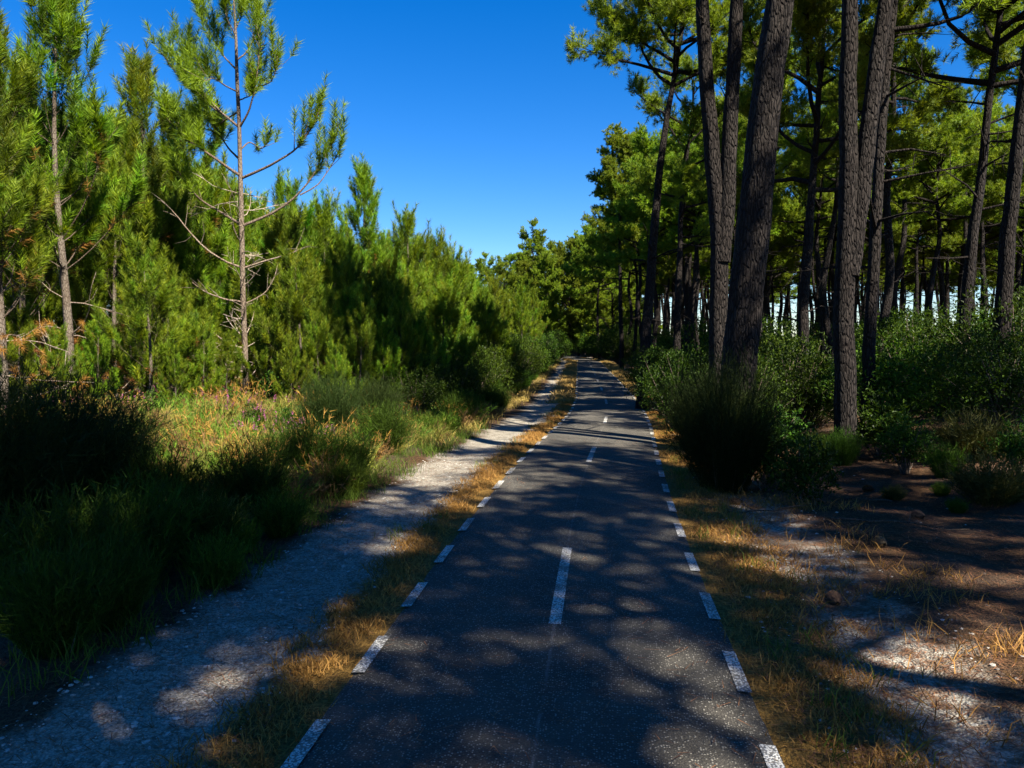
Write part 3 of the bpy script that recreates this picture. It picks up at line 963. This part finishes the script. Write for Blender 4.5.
YP['open'] = sparse_pine()
p = at(246, 16.5)
plant('young_pine', pine_parts(*YP['open'], bark=M_BARK_Y, leaf=M_PINE_Y), p, 'tall sparse young pine with bare grey lower branches, standing clear against the sky', 'young pine', 'young pines left of the path')


def young(i, px, Y, top, label, group='young pines left of the path', dx=0):
    p = at(px, Y)
    h = ray(px, top, Y)[2] - p[2]
    s = h / YH[i]
    plant('young_pine', YK[i], p, label, 'young pine', group, rg.random() * 6.28, (s * .5 + .5 * min(s, 1.15), s * .5 + .5 * min(s, 1.15), s))
    taken.append((p[0], Y))


for i, px, Y, top, lab in [
    (0, 68, 14.5, -6, 'tall dense dark green young pine with its top at the upper left'),
    (3, 4, 12.5, 40, 'young pine cut by the left edge of the view'),
    (1, 28, 15.5, 110, 'shorter bushy young pine in front of the tall dense one'),
    (3, 150, 19.5, 78, 'young pine with upright shoots between the tall dense one and the sparse one'),
    (2, 118, 17.5, 170, 'low young pine with rusty dead needles beside the tall dense one'),
    (1, 196, 21.0, 118, 'bright young pine directly behind the sparse one'),
    (5, 292, 19.5, 184, 'young pine with pale upright tips just right of the sparse one'),
    (2, 328, 20.5, 214, 'rounded young pine left of the spire topped pair'),
    (3, 366, 22.0, 180, 'bright spire topped young pine, tallest of the middle group'),
    (5, 408, 23.5, 216, 'dark narrow spire topped young pine in shadow'),
    (2, 436, 26.0, 246, 'full young pine right of the dark spire'),
    (4, 455, 29.0, 258, 'bushy young pine in the row along the gravel strip'),
    (4, 300, 14.8, 268, 'low bushy young pine with yellowish needles near the leafy shrub'),
    (4, 150, 14.0, 255, 'low young pine with light green fan of branches before the sparse one'),
    (4, 350, 17.0, 275, 'young pine with hanging lower boughs over the heather'),
]:
    young(i, px, Y, top, lab)
for i, (px, Y, top) in enumerate([(48, 18.5, 240), (100, 19, 250), (132, 15.6, 300), (170, 17.5, 262), (188, 19.5, 236), (205, 16.5, 300), (222, 20.5, 250), (266, 19, 268), (282, 21.5, 245), (320, 16.0, 300), (340, 19, 262), (372, 18, 285), (390, 20, 270), (30, 20.5, 215), (70, 21.5, 225), (120, 22, 215), (252, 23, 225), (315, 23.5, 235), (405, 22, 285), (418, 24.5, 268), (442, 23.5, 290), (0, 18, 200), (155, 24, 200)]):
    young(4 if i % 3 else 2, px, Y, top, 'low young pine filling the front of the thicket left of the path', 'low young pines of the left thicket')
for k, (px, Y, top) in enumerate([(268, 15.2, 318), (292, 13.6, 345), (318, 14.2, 322), (338, 13.2, 352), (362, 15.0, 318), (384, 15.6, 330), (402, 16.5, 318), (420, 18, 320), (205, 14.6, 335), (176, 13.8, 352), (228, 15.0, 340), (350, 16.4, 300), (396, 18.5, 296), (100, 14.2, 330), (22, 13.0, 318), (60, 13.4, 338)]):
    young(4, px, Y, top, 'knee to head high pine sapling standing in the heath before the thicket', 'pine saplings in the heath')
# the rest of the plantation
rows = []
tries = 0
while len(rows) < 150 and tries < 6000:
    tries += 1
    y = rg.uniform(16, 78); px = rg.uniform(-60, 566)
    p = at(px, y); u = p[0] - cx(y)
    if u > -3.9 or p[0] < -34: continue
    if not free(p[0], y, 1.05 + .010 * y): continue
    lim = np.interp(px, [-60, 0, 120, 200, 250, 330, 400, 450, 480, 520, 566], [95, 100, 130, 150, 190, 232, 240, 262, 274, 283, 296])
    top = lim + rg.uniform(4, 38)
    h = ray(px, top, y)[2] - p[2]
    if h > 11.5 or h < 2.0: continue
    i = int(rg.integers(6)) if h > 5 else int(rg.choice([2, 4, 5]))
    s = h / YH[i]
    if s > 1.7: continue
    rows.append(1); taken.append((p[0], y))
    plant('young_pine', YK[i], p, 'young pine in the dense thicket left of the path', 'young pine', 'young pines of the left thicket', rg.random() * 6.28, (max(s, .8) * .5 + .5 * s, max(s, .8) * .5 + .5 * s, s))

# ------------------------------------------------------------------ shrubs
SH = [shrub_parts(*leafy_shrub(200 + i, h, r, nc, 16, ln, wd, hi=hi), M_LEAF) for i, (h, r, nc, ln, wd, hi) in enumerate([
    (2.0, 1.25, 620, .072, .034, (.070, .125, .008)), (2.3, 1.5, 700, .072, .034, (.055, .100, .007)), (1.7, 1.3, 560, .07, .033, (.095, .160, .010)),
    (.85, .45, 150, .062, .027, (.055, .13, .011)), (.8, .42, 130, .06, .028, (.048, .115, .010)), (1.0, .42, 150, .06, .028, (.07, .15, .012))])]
SHH = [2.0, 2.3, 1.7, .85, .8, 1.0]
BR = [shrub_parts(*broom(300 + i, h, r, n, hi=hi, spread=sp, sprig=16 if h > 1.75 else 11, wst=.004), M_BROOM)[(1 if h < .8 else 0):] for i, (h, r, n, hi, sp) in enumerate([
    (1.9, .8, 1300, (.030, .047, .008), .42), (1.0, .5, 700, (.050, .100, .006), .5), (.7, .4, 480, (.085, .150, .010), .55), (.55, .42, 460, (.08, .07, .02), .9), (1.8, .9, 1500, (.022, .036, .006), .62)])]  # last kind: tree shade put into its near black green
BRH = [1.9, 1.0, .7, .55, 1.8]


def shrub(kind, i, px, Y, h, label, group=None, wide=1.0, name=None):
    p = at(px, Y)
    parts, hh = (SH[i], SHH[i]) if kind == 'leaf' else (BR[i], BRH[i])
    s = h / hh
    return plant(name or ('leafy_shrub' if kind == 'leaf' else 'broom_bush'), parts, p - [0, 0, .02], label, 'shrub', group, rg.random() * 6.28, (s * wide, s * wide, s))


shrub('broom', 4, 724, 9.2, 1.75, 'big dark wispy broom bush right of the path before the thickest trunk', None, .75)
shrub('broom', 4, 706, 12.4, 1.5, 'dark broom bush beside the edge line left of the big one', None, .75)
shrub('leaf', 3, 768, 9.2, .85, 'glossy leafy shrub in half shade left of its smaller twin', None, 1.0)
shrub('leaf', 4, 807, 8.3, .80, 'small glossy leafy shrub at the edge of the pale sand', None, .95)
shrub('broom', 1, 815, 11.2, .55, 'yellow green broom behind the two small leafy shrubs', None, .8)
shrub('broom', 1, 843, 11.2, .62, 'upright yellow green broom beside the bare brown ground', None, .8)
shrub('leaf', 5, 905, 10.3, .85, 'bright leafy shrub standing alone on the brown ground', None, 1.0)
shrub('broom', 2, 945, 9.8, .5, 'small bright broom tuft right of the lone leafy shrub', None, .9)
shrub('broom', 3, 992, 8.4, .58, 'rounded brownish heather bush near the right edge', None, 1.1, 'heather_bush')
shrub('broom', 2, 941, 9.0, .2, 'tiny green tuft on the brown ground below the bright broom', None, 1.0)
shrub('broom', 2, 957, 8.2, .2, 'tiny green tuft nearest the viewer on the brown ground', None, 1.0)
shrub('broom', 3, 893, 8.8, .2, 'tiny dark tuft in the tree shadow on the brown ground', None, 1.0, 'heather_bush')
shrub('broom', 3, 975, 11.0, .75, 'reddish dry heather bush behind the bright broom tuft', None, 1.1, 'heather_bush')
shrub('leaf', 3, 1020, 9.3, .7, 'leafy shrub cut by the right edge of the view', None, 1.0)
shrub('leaf', 2, 885, 13.6, 1.75, 'sunlit light green leafy shrub right of the twin stemmed pine', None, 1.0)
shrub('leaf', 5, 772, 11.6, .95, 'small bright leafy shrub right beside the thickest trunk', None, 1.1)
shrub('leaf', 5, 880, 11.8, 1.1, 'bright leafy shrub at the foot of the slim pine with bare side limbs', None, 1.2)
shrub('leaf', 0, 790, 14.5, 1.9, 'leafy shrub with sunlit top between the thickest and twin trunks', None, .9)
shrub('leaf', 1, 1005, 12.2, 1.75, 'dark leafy shrub in shade below the right edge pine', None, 1.0)
shrub('leaf', 0, 945, 15.5, 1.6, 'leafy shrub behind the lone one on the brown ground', None, 1.0)
shrub('leaf', 1, 678, 16.0, 1.85, 'dark leafy shrub behind the two tall brooms', None, .8)
shrub('leaf', 2, 662, 22.0, 1.8, 'leafy shrub overhanging the right margin of the path', None, .8)
shrub('leaf', 0, 652, 28.0, 2.0, 'leafy shrub beneath the pale leaning trunk', None, .9)
shrub('leaf', 0, 740, 13.5, 1.7, 'dark leafy shrub close behind the thickest trunk', None, .9)
n = 0; tries = 0; used = []
while n < 100 and tries < 5000:
    tries += 1
    y = rg.uniform(15, 62); px = rg.uniform(612, 1090); p = at(px, y)
    if p[0] - cx(y) < 2.9 + .012 * y: continue
    if y < 20 and 830 < px < 1000 and y < 16.5: continue
    if any((p[0] - a) ** 2 + (y - b_) ** 2 < (1.0 + .015 * y) ** 2 for a, b_ in used): continue
    used.append((p[0], y)); n += 1
    shrub('leaf', int(rg.integers(3)), px, y, rg.choice([1.1, 1.4, 1.7, 2.1, 2.7]), 'evergreen shrub in the undergrowth below the right hand pines', 'undergrowth shrubs right of the path', rg.uniform(.9, 1.25))
for px, y, h in [(574, 100, 4.5), (580, 96, 4), (570, 104, 5), (585, 104, 5), (560, 80, 3.2), (572, 84, 4.0), (584, 82, 3.6), (596, 80, 3.2), (606, 78, 3.4), (614, 70, 3.0), (548, 86, 3.4), (540, 74, 2.6), (620, 60, 2.6), (612, 62, 2.2), (625, 70, 3.4), (634, 72, 3.2), (644, 66, 3), (618, 78, 4), (630, 84, 4.2), (566, 78, 3.0), (590, 90, 4.5), (603, 88, 4.4)]:
    if abs(at(px, y)[0] - cx(y)) < 1.9: continue
    shrub('leaf', int(rg.integers(3)), px, y, h, 'dark evergreen shrub closing the view at the bend of the path', 'shrubs at the bend of the path', 1.0)

# left margin
shrub('leaf', 5, 283, 14.5, .95, 'round bright green leafy shrub at the foot of the sparse young pine', None, 1.25)
for i, px, y, h, wd_, lab in [
    (1, 345, 9.0, .78, 1.0, 'dense green broom at the gravel edge, nearest of the sunlit ones'),
    (1, 300, 8.6, .95, 1.0, 'broad green broom left of the one at the gravel edge'),
    (1, 250, 7.2, .85, 1.0, 'broom in half shade before the yellow heather'),
    (1, 200, 5.8, .72, 1.0, 'low broom in half shade at the gravel edge'),
    (0, 330, 11.5, 1.25, .9, 'taller olive broom at the right end of the yellow heather'),
    (0, 375, 12.5, 1.2, .9, 'tall olive broom in the row along the gravel, below the spire topped pine'),
    (1, 385, 11.2, .9, 1.0, 'small dark broom in shadow at the gravel edge'),
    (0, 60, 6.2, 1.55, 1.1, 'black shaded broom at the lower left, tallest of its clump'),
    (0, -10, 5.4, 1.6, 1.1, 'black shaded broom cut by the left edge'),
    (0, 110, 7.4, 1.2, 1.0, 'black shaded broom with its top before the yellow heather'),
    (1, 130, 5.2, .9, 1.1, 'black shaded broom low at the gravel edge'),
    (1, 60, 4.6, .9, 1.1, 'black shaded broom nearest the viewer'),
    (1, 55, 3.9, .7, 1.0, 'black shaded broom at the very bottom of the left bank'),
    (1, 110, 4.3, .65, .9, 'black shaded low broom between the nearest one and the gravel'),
    (1, 160, 6.6, .9, 1.0, 'dark broom between the black clump and the low one at the gravel edge'),
    (2, 445, 14.2, .62, 1.1, 'bright green broom tuft alone on the lit gravel edge'),
    (2, 425, 13.6, .55, 1.0, 'bright green broom tuft touching the one on the lit gravel edge'),
    (2, 282, 6.6, .5, 1.0, 'green broom tuft leaning over the gravel at its narrowest'),
    (2, 345, 8.3, .55, 1.0, 'green broom tuft low at the gravel edge in front of the dense one'),
    (2, 215, 5.2, .45, 1.0, 'shaded green tuft at the gravel edge near the viewer'),
    (2, 240, 6.1, .35, 1.0, 'small leafy tuft of weeds in the sun at the gravel edge'),
]:
    shrub('broom', i, px, y, h, lab, 'brooms along the gravel edge', wd_)
for px, y, h in [(430, 17, 1.5), (455, 19, 1.7), (470, 22, 1.8), (448, 22, 2.1), (492, 25, 1.8), (505, 28, 2.0), (485, 30, 2.3), (518, 33, 2.0), (528, 38, 2.2), (510, 40, 2.5), (537, 44, 2.2), (545, 52, 2.5), (415, 15.5, 1.3), (400, 17, 1.6), (552, 60, 2.6), (556, 68, 2.8)]:
    shrub('leaf', int(rg.integers(3)), px, y, h, 'dark evergreen shrub in the hedge like row left of the path', 'shrubs lining the left of the path', .85)
for k in range(40):
    y = rg.uniform(15, 60); u = -rg.uniform(2.85, 3.5) - .004 * y
    x = u + float(cx(y))
    o = plant('broom_bush', BR[int(rg.choice([1, 2]))], (x, y, float(gz(x, y)) - .02), 'low green broom lining the far part of the gravel strip', 'shrub', 'low brooms along the left of the path', rg.random() * 6, rg.uniform(.6, 1.0))


for k in range(34):
    y = rg.uniform(6.5, 15); u = -rg.uniform(2.9, 7); x = u + float(cx(y))
    plant('leafy_shrub', SH[3 + k % 3], (x, y, float(gz(x, y)) - .05), 'small bright leafy seedling among the yellow heath', 'shrub', 'leafy seedlings in the heath', rg.random() * 6, rg.uniform(.35, .75))
# ------------------------------------------------------------------ ground cover
def scatter(name, proto, P, S, rz, mat, label, cat, tints=None):
    """one mesh of many small plants nobody could count"""
    v0 = np.concatenate(proto.v); c0 = np.concatenate(proto.c)
    t0 = np.concatenate(proto.t) if proto.t else np.zeros((0, 3), int)
    q0 = np.concatenate(proto.q) if proto.q else np.zeros((0, 4), int)
    n = len(P); c, s = np.cos(rz), np.sin(rz)
    V = np.empty((n, len(v0), 3))
    V[..., 0] = (v0[:, 0] * c[:, None] - v0[:, 1] * s[:, None]) * S[:, None] + P[:, :1]
    V[..., 1] = (v0[:, 0] * s[:, None] + v0[:, 1] * c[:, None]) * S[:, None] + P[:, 1:2]
    V[..., 2] = v0[:, 2] * S[:, None] + P[:, 2:3]
    b = MB()
    off = (np.arange(n) * len(v0))[:, None, None]
    C = np.tile(c0, (n, 1, 1))
    if tints is not None: C = C * tints[:, None]
    b.add(V.reshape(-1, 3), tris=(t0[None] + off).reshape(-1, 3), quads=(q0[None] + off).reshape(-1, 4), col=C.reshape(-1, 3))
    return b


def stuff(b, name, mat, label, cat):
    return tag(b.build(name, mat, None, False), label, cat, kind='stuff')


def pts_u(n, u0, u1, y0, y1, rng, power=1.0):
    y = y0 + (y1 - y0) * rng.random(n) ** power
    u = rng.uniform(u0, u1, n) if np.isscalar(u0) else u0
    x = u + cx(y)
    return np.stack([x, y, gz(x, y)], 1)


rng = np.random.default_rng(9)
# heath left of the gravel
protos = []
for i, (lo, hi) in enumerate([((.055, .065, .010), (.20, .195, .03)), ((.085, .045, .022), (.22, .115, .05)), ((.035, .06, .008), (.13, .20, .02)), ((.11, .085, .02), (.28, .22, .05))]):
    protos.append(broom(400 + i, .42, .28, 48, lo, hi, 16, .005, 0, 1.1)[1])
bb = MB()
for i, pr in enumerate(protos):
    P = np.concatenate([pts_u(230, -9.5, -2.75, 6, 19, rng), pts_u(90, -14, -3, 12, 34, rng)])
    s = scatter('', pr, P, rng.uniform(.65, 1.35, len(P)), rng.random(len(P)) * 6.28, None, '', '', rng.uniform(.75, 1.25, (len(P), 1)) * np.ones(3))
    bb.add(np.concatenate(s.v), tris=np.concatenate(s.t), quads=np.concatenate(s.q), col=np.concatenate(s.c))
dry = broom(450, .75, .2, 26, (.16, .06, .015), (.34, .17, .04), 14, .005, 0, .8)[1]
grn = broom(451, .6, .25, 40, (.05, .10, .006), (.16, .24, .015), 14, .005, 0, .8)[1]
for pr, m_ in ((dry, 110), (grn, 150)):
    P = pts_u(m_, -9, -2.9, 6.5, 18, rng)
    s = scatter('', pr, P, rng.uniform(.5, 1.2, len(P)), rng.random(len(P)) * 6.28, None, '', '')
    bb.add(np.concatenate(s.v), tris=np.concatenate(s.t), quads=np.concatenate(s.q), col=np.concatenate(s.c))
stuff(bb, 'heath_undergrowth', M_DRY, 'yellow, green and rusty low heath filling the ground below the young pines', 'undergrowth')
# pink heather flowers
fl = MB(); nn = 900
nn = 240
P = np.repeat(pts_u(48, -9, -3.6, 9, 17, rng), 5, 0) + rng.normal(0, .22, (nn, 3)) * [1, 1, .25] + [0, 0, .38]
needles(fl, P, norm(rng.normal(0, .3, (nn, 3)) + [0, 0, 1]), np.full(nn, .12), 14, .028, .016, rng, (40, 90), (.20, .05, .12), (.36, .11, .22), .6)
stuff(fl, 'heather_flowers', M_DRY, 'pink heather flowers scattered through the yellow heath', 'flowers')


def blades(P, h, wdt, lean, rng, lo, hi):
    n = len(P)
    d = norm(np.stack([rng.normal(0, lean, n), rng.normal(0, lean, n), np.ones(n)], 1))
    d2 = norm(d + np.stack([rng.normal(0, lean, n), rng.normal(0, lean, n), np.full(n, -.25)], 1))
    l = h * (.4 + .9 * rng.random(n))[:, None]
    s = norm(np.cross(d, rng.normal(size=(n, 3)))) * wdt / 2
    p1 = P + d * l * .55; p2 = p1 + d2 * l * .5
    v = np.stack([P - s, P + s, p1 + s * .7, p1 - s * .7, p2], 1).reshape(-1, 3)
    i = np.arange(n)[:, None] * 5
    m = rng.random((n, 1)); c = np.asarray(lo) * (1 - m) + np.asarray(hi) * m
    b = MB(); b.add(v, tris=i + [3, 2, 4], quads=i + [0, 1, 2, 3], col=np.repeat(c, 5, 0))
    return b


def merge(*bs):
    o = MB()
    for b in bs:
        o.add(np.concatenate(b.v), tris=np.concatenate(b.t) if b.t else None, quads=np.concatenate(b.q) if b.q else None, col=np.concatenate(b.c))
    return o


def clumped(n, k, u0, u1, y0, y1, spread, rng, power=1.0):
    c = pts_u(n, u0, u1, y0, y1, rng, power)
    P = np.repeat(c, k, 0); P[:, :2] += rng.normal(0, spread, (n * k, 2)); P[:, 2] = gz(P[:, 0], P[:, 1])
    return P


ST = ((.13, .065, .014), (.43, .25, .06))
g1 = blades(clumped(700, 22, -1.45, -1.10, 2, 26, .06, rng, 1.3), .08, .006, .6, rng, *ST)
g2 = blades(clumped(1050, 20, 1.12, 1.66, 2, 26, .07, rng, 1.3), .07, .006, .6, rng, *ST)
g3 = blades(clumped(700, 16, -1.75, -1.15, 24, 75, .12, rng), .16, .02, .5, rng, (.22, .15, .04), (.48, .34, .11))
g4 = blades(clumped(700, 16, 1.15, 2.0, 24, 75, .12, rng), .16, .02, .5, rng, (.22, .15, .04), (.48, .34, .11))
g5 = blades(clumped(160, 20, 1.5, 2.8, 2.5, 12, .08, rng), .14, .006, .6, rng, *ST)
g6 = blades(clumped(350, 16, -3.0, -2.6, 12, 70, .12, rng), .2, .014, .5, rng, (.18, .13, .03), (.42, .33, .09))
stuff(merge(g1, g2, g3, g4, g5, g6), 'dry_grass', M_DRY, 'short straw coloured dry grass along both margins of the path', 'grass')
gg = merge(blades(clumped(150, 26, -2.95, -2.3, 3.4, 16, .07, rng), .2, .006, .4, rng, (.03, .06, .008), (.10, .16, .02)),
           blades(clumped(30, 20, -1.6, -1.15, 5, 30, .05, rng), .13, .006, .5, rng, (.05, .08, .01), (.14, .18, .03)),
           blades(clumped(90, 20, 1.15, 1.7, 3, 30, .05, rng), .13, .006, .5, rng, (.05, .08, .01), (.14, .18, .03)))
stuff(gg, 'green_grass', M_BROOM, 'green grass growing at the foot of the brooms and in the dry margins', 'grass')


def stones(P, s, rng, lo, hi):
    n = len(P)
    t = (1 + 5 ** .5) / 2
    ico = norm(np.array([[-1, t, 0], [1, t, 0], [-1, -t, 0], [1, -t, 0], [0, -1, t], [0, 1, t], [0, -1, -t], [0, 1, -t], [t, 0, -1], [t, 0, 1], [-t, 0, -1], [-t, 0, 1]], float))
    f = np.array([[0, 11, 5], [0, 5, 1], [0, 1, 7], [0, 7, 10], [0, 10, 11], [1, 5, 9], [5, 11, 4], [11, 10, 2], [10, 7, 6], [7, 1, 8], [3, 9, 4], [3, 4, 2], [3, 2, 6], [3, 6, 8], [3, 8, 9], [4, 9, 5], [2, 4, 11], [6, 2, 10], [8, 6, 7], [9, 8, 1]])
    V = ico[None] * (1 + rng.normal(0, .17, (n, 12, 1))) * (s[:, None, None] * np.stack([rng.uniform(.7, 1.3, n), rng.uniform(.7, 1.3, n), rng.uniform(.35, .7, n)], 1)[:, None])
    V = V + P[:, None]
    m = rng.random((n, 1)); c = np.asarray(lo) * (1 - m) + np.asarray(hi) * m
    b = MB(); b.add(V.reshape(-1, 3), tris=(f[None] + (np.arange(n) * 12)[:, None, None]).reshape(-1, 3), col=np.repeat(c, 12, 0))
    return b


def sz(n, a): return a * (.4 + 1.2 * rng.random(n) ** 3)


P1 = pts_u(2600, -2.4, -1.62, 2.2, 13, rng, 1.3); P2 = pts_u(900, -1.75, -1.3, 2.2, 9, rng); P3 = pts_u(800, 1.25, 2.4, 2.4, 10, rng, 1.3); P4 = pts_u(120, 2.2, 5, 3, 11, rng)
Pn = np.concatenate([P1, P2, P3, P4])
stuff(stones(Pn, sz(len(Pn), .010), rng, (.12, .105, .09), (.42, .40, .37)), 'gravel', M_STONE, 'pale loose gravel and chips on the strips beside the path', 'gravel')

Pc = pts_u(1800, 1.3, 7, 2.4, 13, rng, 1.2)
stuff(stones(Pc, sz(len(Pc), .013) * np.array(1.0), rng, (.02, .012, .008), (.10, .055, .03)), 'bark_litter', M_STONE, 'brown bark flakes scattered over the needle floor', 'bark litter')
# fallen needles and twig bits
n = 57600
Pr = pts_u(1600, -1.08, 1.1, 2.2, 14, rng, 1.2); Pr[:, 2] = road_z(Pr[:, 0] - cx(Pr[:, 1]), Pr[:, 1])
P = np.concatenate([Pr, pts_u(45000, 1.3, 7.5, 2.4, 15, rng, 1.2), pts_u(6000, -2.7, -1.2, 2.2, 13, rng, 1.2), pts_u(5000, 1.12, 2.2, 2.2, 10, rng)])
a = rng.random(n) * 6.28; d = np.stack([np.cos(a), np.sin(a), rng.normal(0, .12, n)], 1)
s = np.stack([-np.sin(a), np.cos(a), np.zeros(n)], 1) * .0022; l = rng.uniform(.05, .13, n)[:, None]
b0 = P + [0, 0, .008]
v = np.stack([b0 - s, b0 + s, b0 + d * l], 1).reshape(-1, 3)
m = rng.random((n, 1)); c = np.array([.09, .045, .02]) * (1 - m) + np.array([.33, .18, .075]) * m
lit = MB(); lit.add(v, tris=np.arange(3 * n).reshape(-1, 3), col=np.repeat(c, 3, 0))
stuff(lit, 'needle_litter', M_DRY, 'brown fallen pine needles strewn over the sandy ground', 'needle litter')


# ------------------------------------------------------------------ small things on the ground
def cone_mb(seed):
    rng = np.random.default_rng(seed); b = MB()
    L = .11
    n = 110; k = np.arange(n); t = k / n
    r = .036 * np.sin(np.clip(t * .93 + .1, 0, 1) * pi) ** .7
    a = k * 2.39996
    ctr = np.stack([t * L - L / 2, r * .55 * np.cos(a), r * .55 * np.sin(a)], 1)
    out = norm(np.stack([np.full(n, .55), np.cos(a), np.sin(a)], 1)); side = norm(np.cross(out, [1.0, 0, 0])); nn_ = np.cross(side, out)
    w_ = (.009 + .1 * r)[:, None]; l_ = (.006 + .55 * r)[:, None]
    v = np.stack([ctr - side * w_ * .5, ctr + side * w_ * .5, ctr + out * l_ + side * w_ * .6, ctr + out * l_ * 1.25 + nn_ * .004, ctr + out * l_ - side * w_ * .6], 1).reshape(-1, 3)
    i = k[:, None] * 5
    m = rng.random((n, 1)); c = np.array([.05, .03, .02]) * (1 - m) + np.array([.15, .09, .05]) * m
    b.add(v, tris=i + [4, 2, 3], quads=i + [0, 1, 2, 4], col=np.repeat(c, 5, 0))
    tube(b, [[-L / 2, 0, 0], [0, 0, 0], [L / 2 - .01, 0, 0]], [.012, .02, .006], 8, (.05, .03, .02))
    return b.mesh('pine_cone', M_DRY)


cm = cone_mb(1)
for px, y, lab in [(834, 5.25, 'dark pine cone on the pale sand right of the path, nearest one'), (868, 9.3, 'pine cone on brown ground below the upright broom'), (918, 7.7, 'pine cone in the shade of the brown ground'),
                   (735, 8.4, 'pine cone by the dry grass before the big dark broom'), (880, 6.6, 'pine cone in the dark tree shadow right of the sand')]:
    p = at(px, y); o = bpy.data.objects.new('pine_cone', cm); COL.objects.link(o); o.location = p + [0, 0, .03]
    o.rotation_euler = (rg.random() * 6, rg.normal(0, .2), rg.random() * 6); o.scale = (1.15,) * 3
    tag(o, lab, 'pine cone', 'pine cones on the right hand ground')

for px, y, l, a, lab in [(770, 7.9, .8, .2, 'thin grey fallen branch at the foot of the small leafy shrub'), (900, 7.2, 1.1, -.3, 'thin fallen branch across the shaded brown ground'),
                         (860, 8.6, .7, 2.6, 'short curved fallen twig on the brown ground')]:
    p = at(px, y); b = MB(); r_ = np.random.default_rng(int(px))
    t = np.linspace(-.5, .5, 8)
    pts = np.stack([t * l * cos(a) + r_.normal(0, .02, 8), t * l * sin(a) + r_.normal(0, .02, 8), .03 + .03 * r_.random(8)], 1)
    pts[:, 2] += gz(pts[:, 0] + p[0], pts[:, 1] + p[1]) - p[2]
    tube(b, pts, np.linspace(.012, .004, 8), 6, (.6, .58, .55))
    for k in (2, 4, 5):
        q = pts[k] + np.array([r_.normal(0, .15), r_.normal(0, .15), .05]); tube(b, [pts[k], q], [.005, .002], 4, (.6, .58, .55))
    o = b.build('fallen_branch', M_TWIG); o.location = p
    tag(o, lab, 'fallen branch', 'fallen branches on the right hand ground')
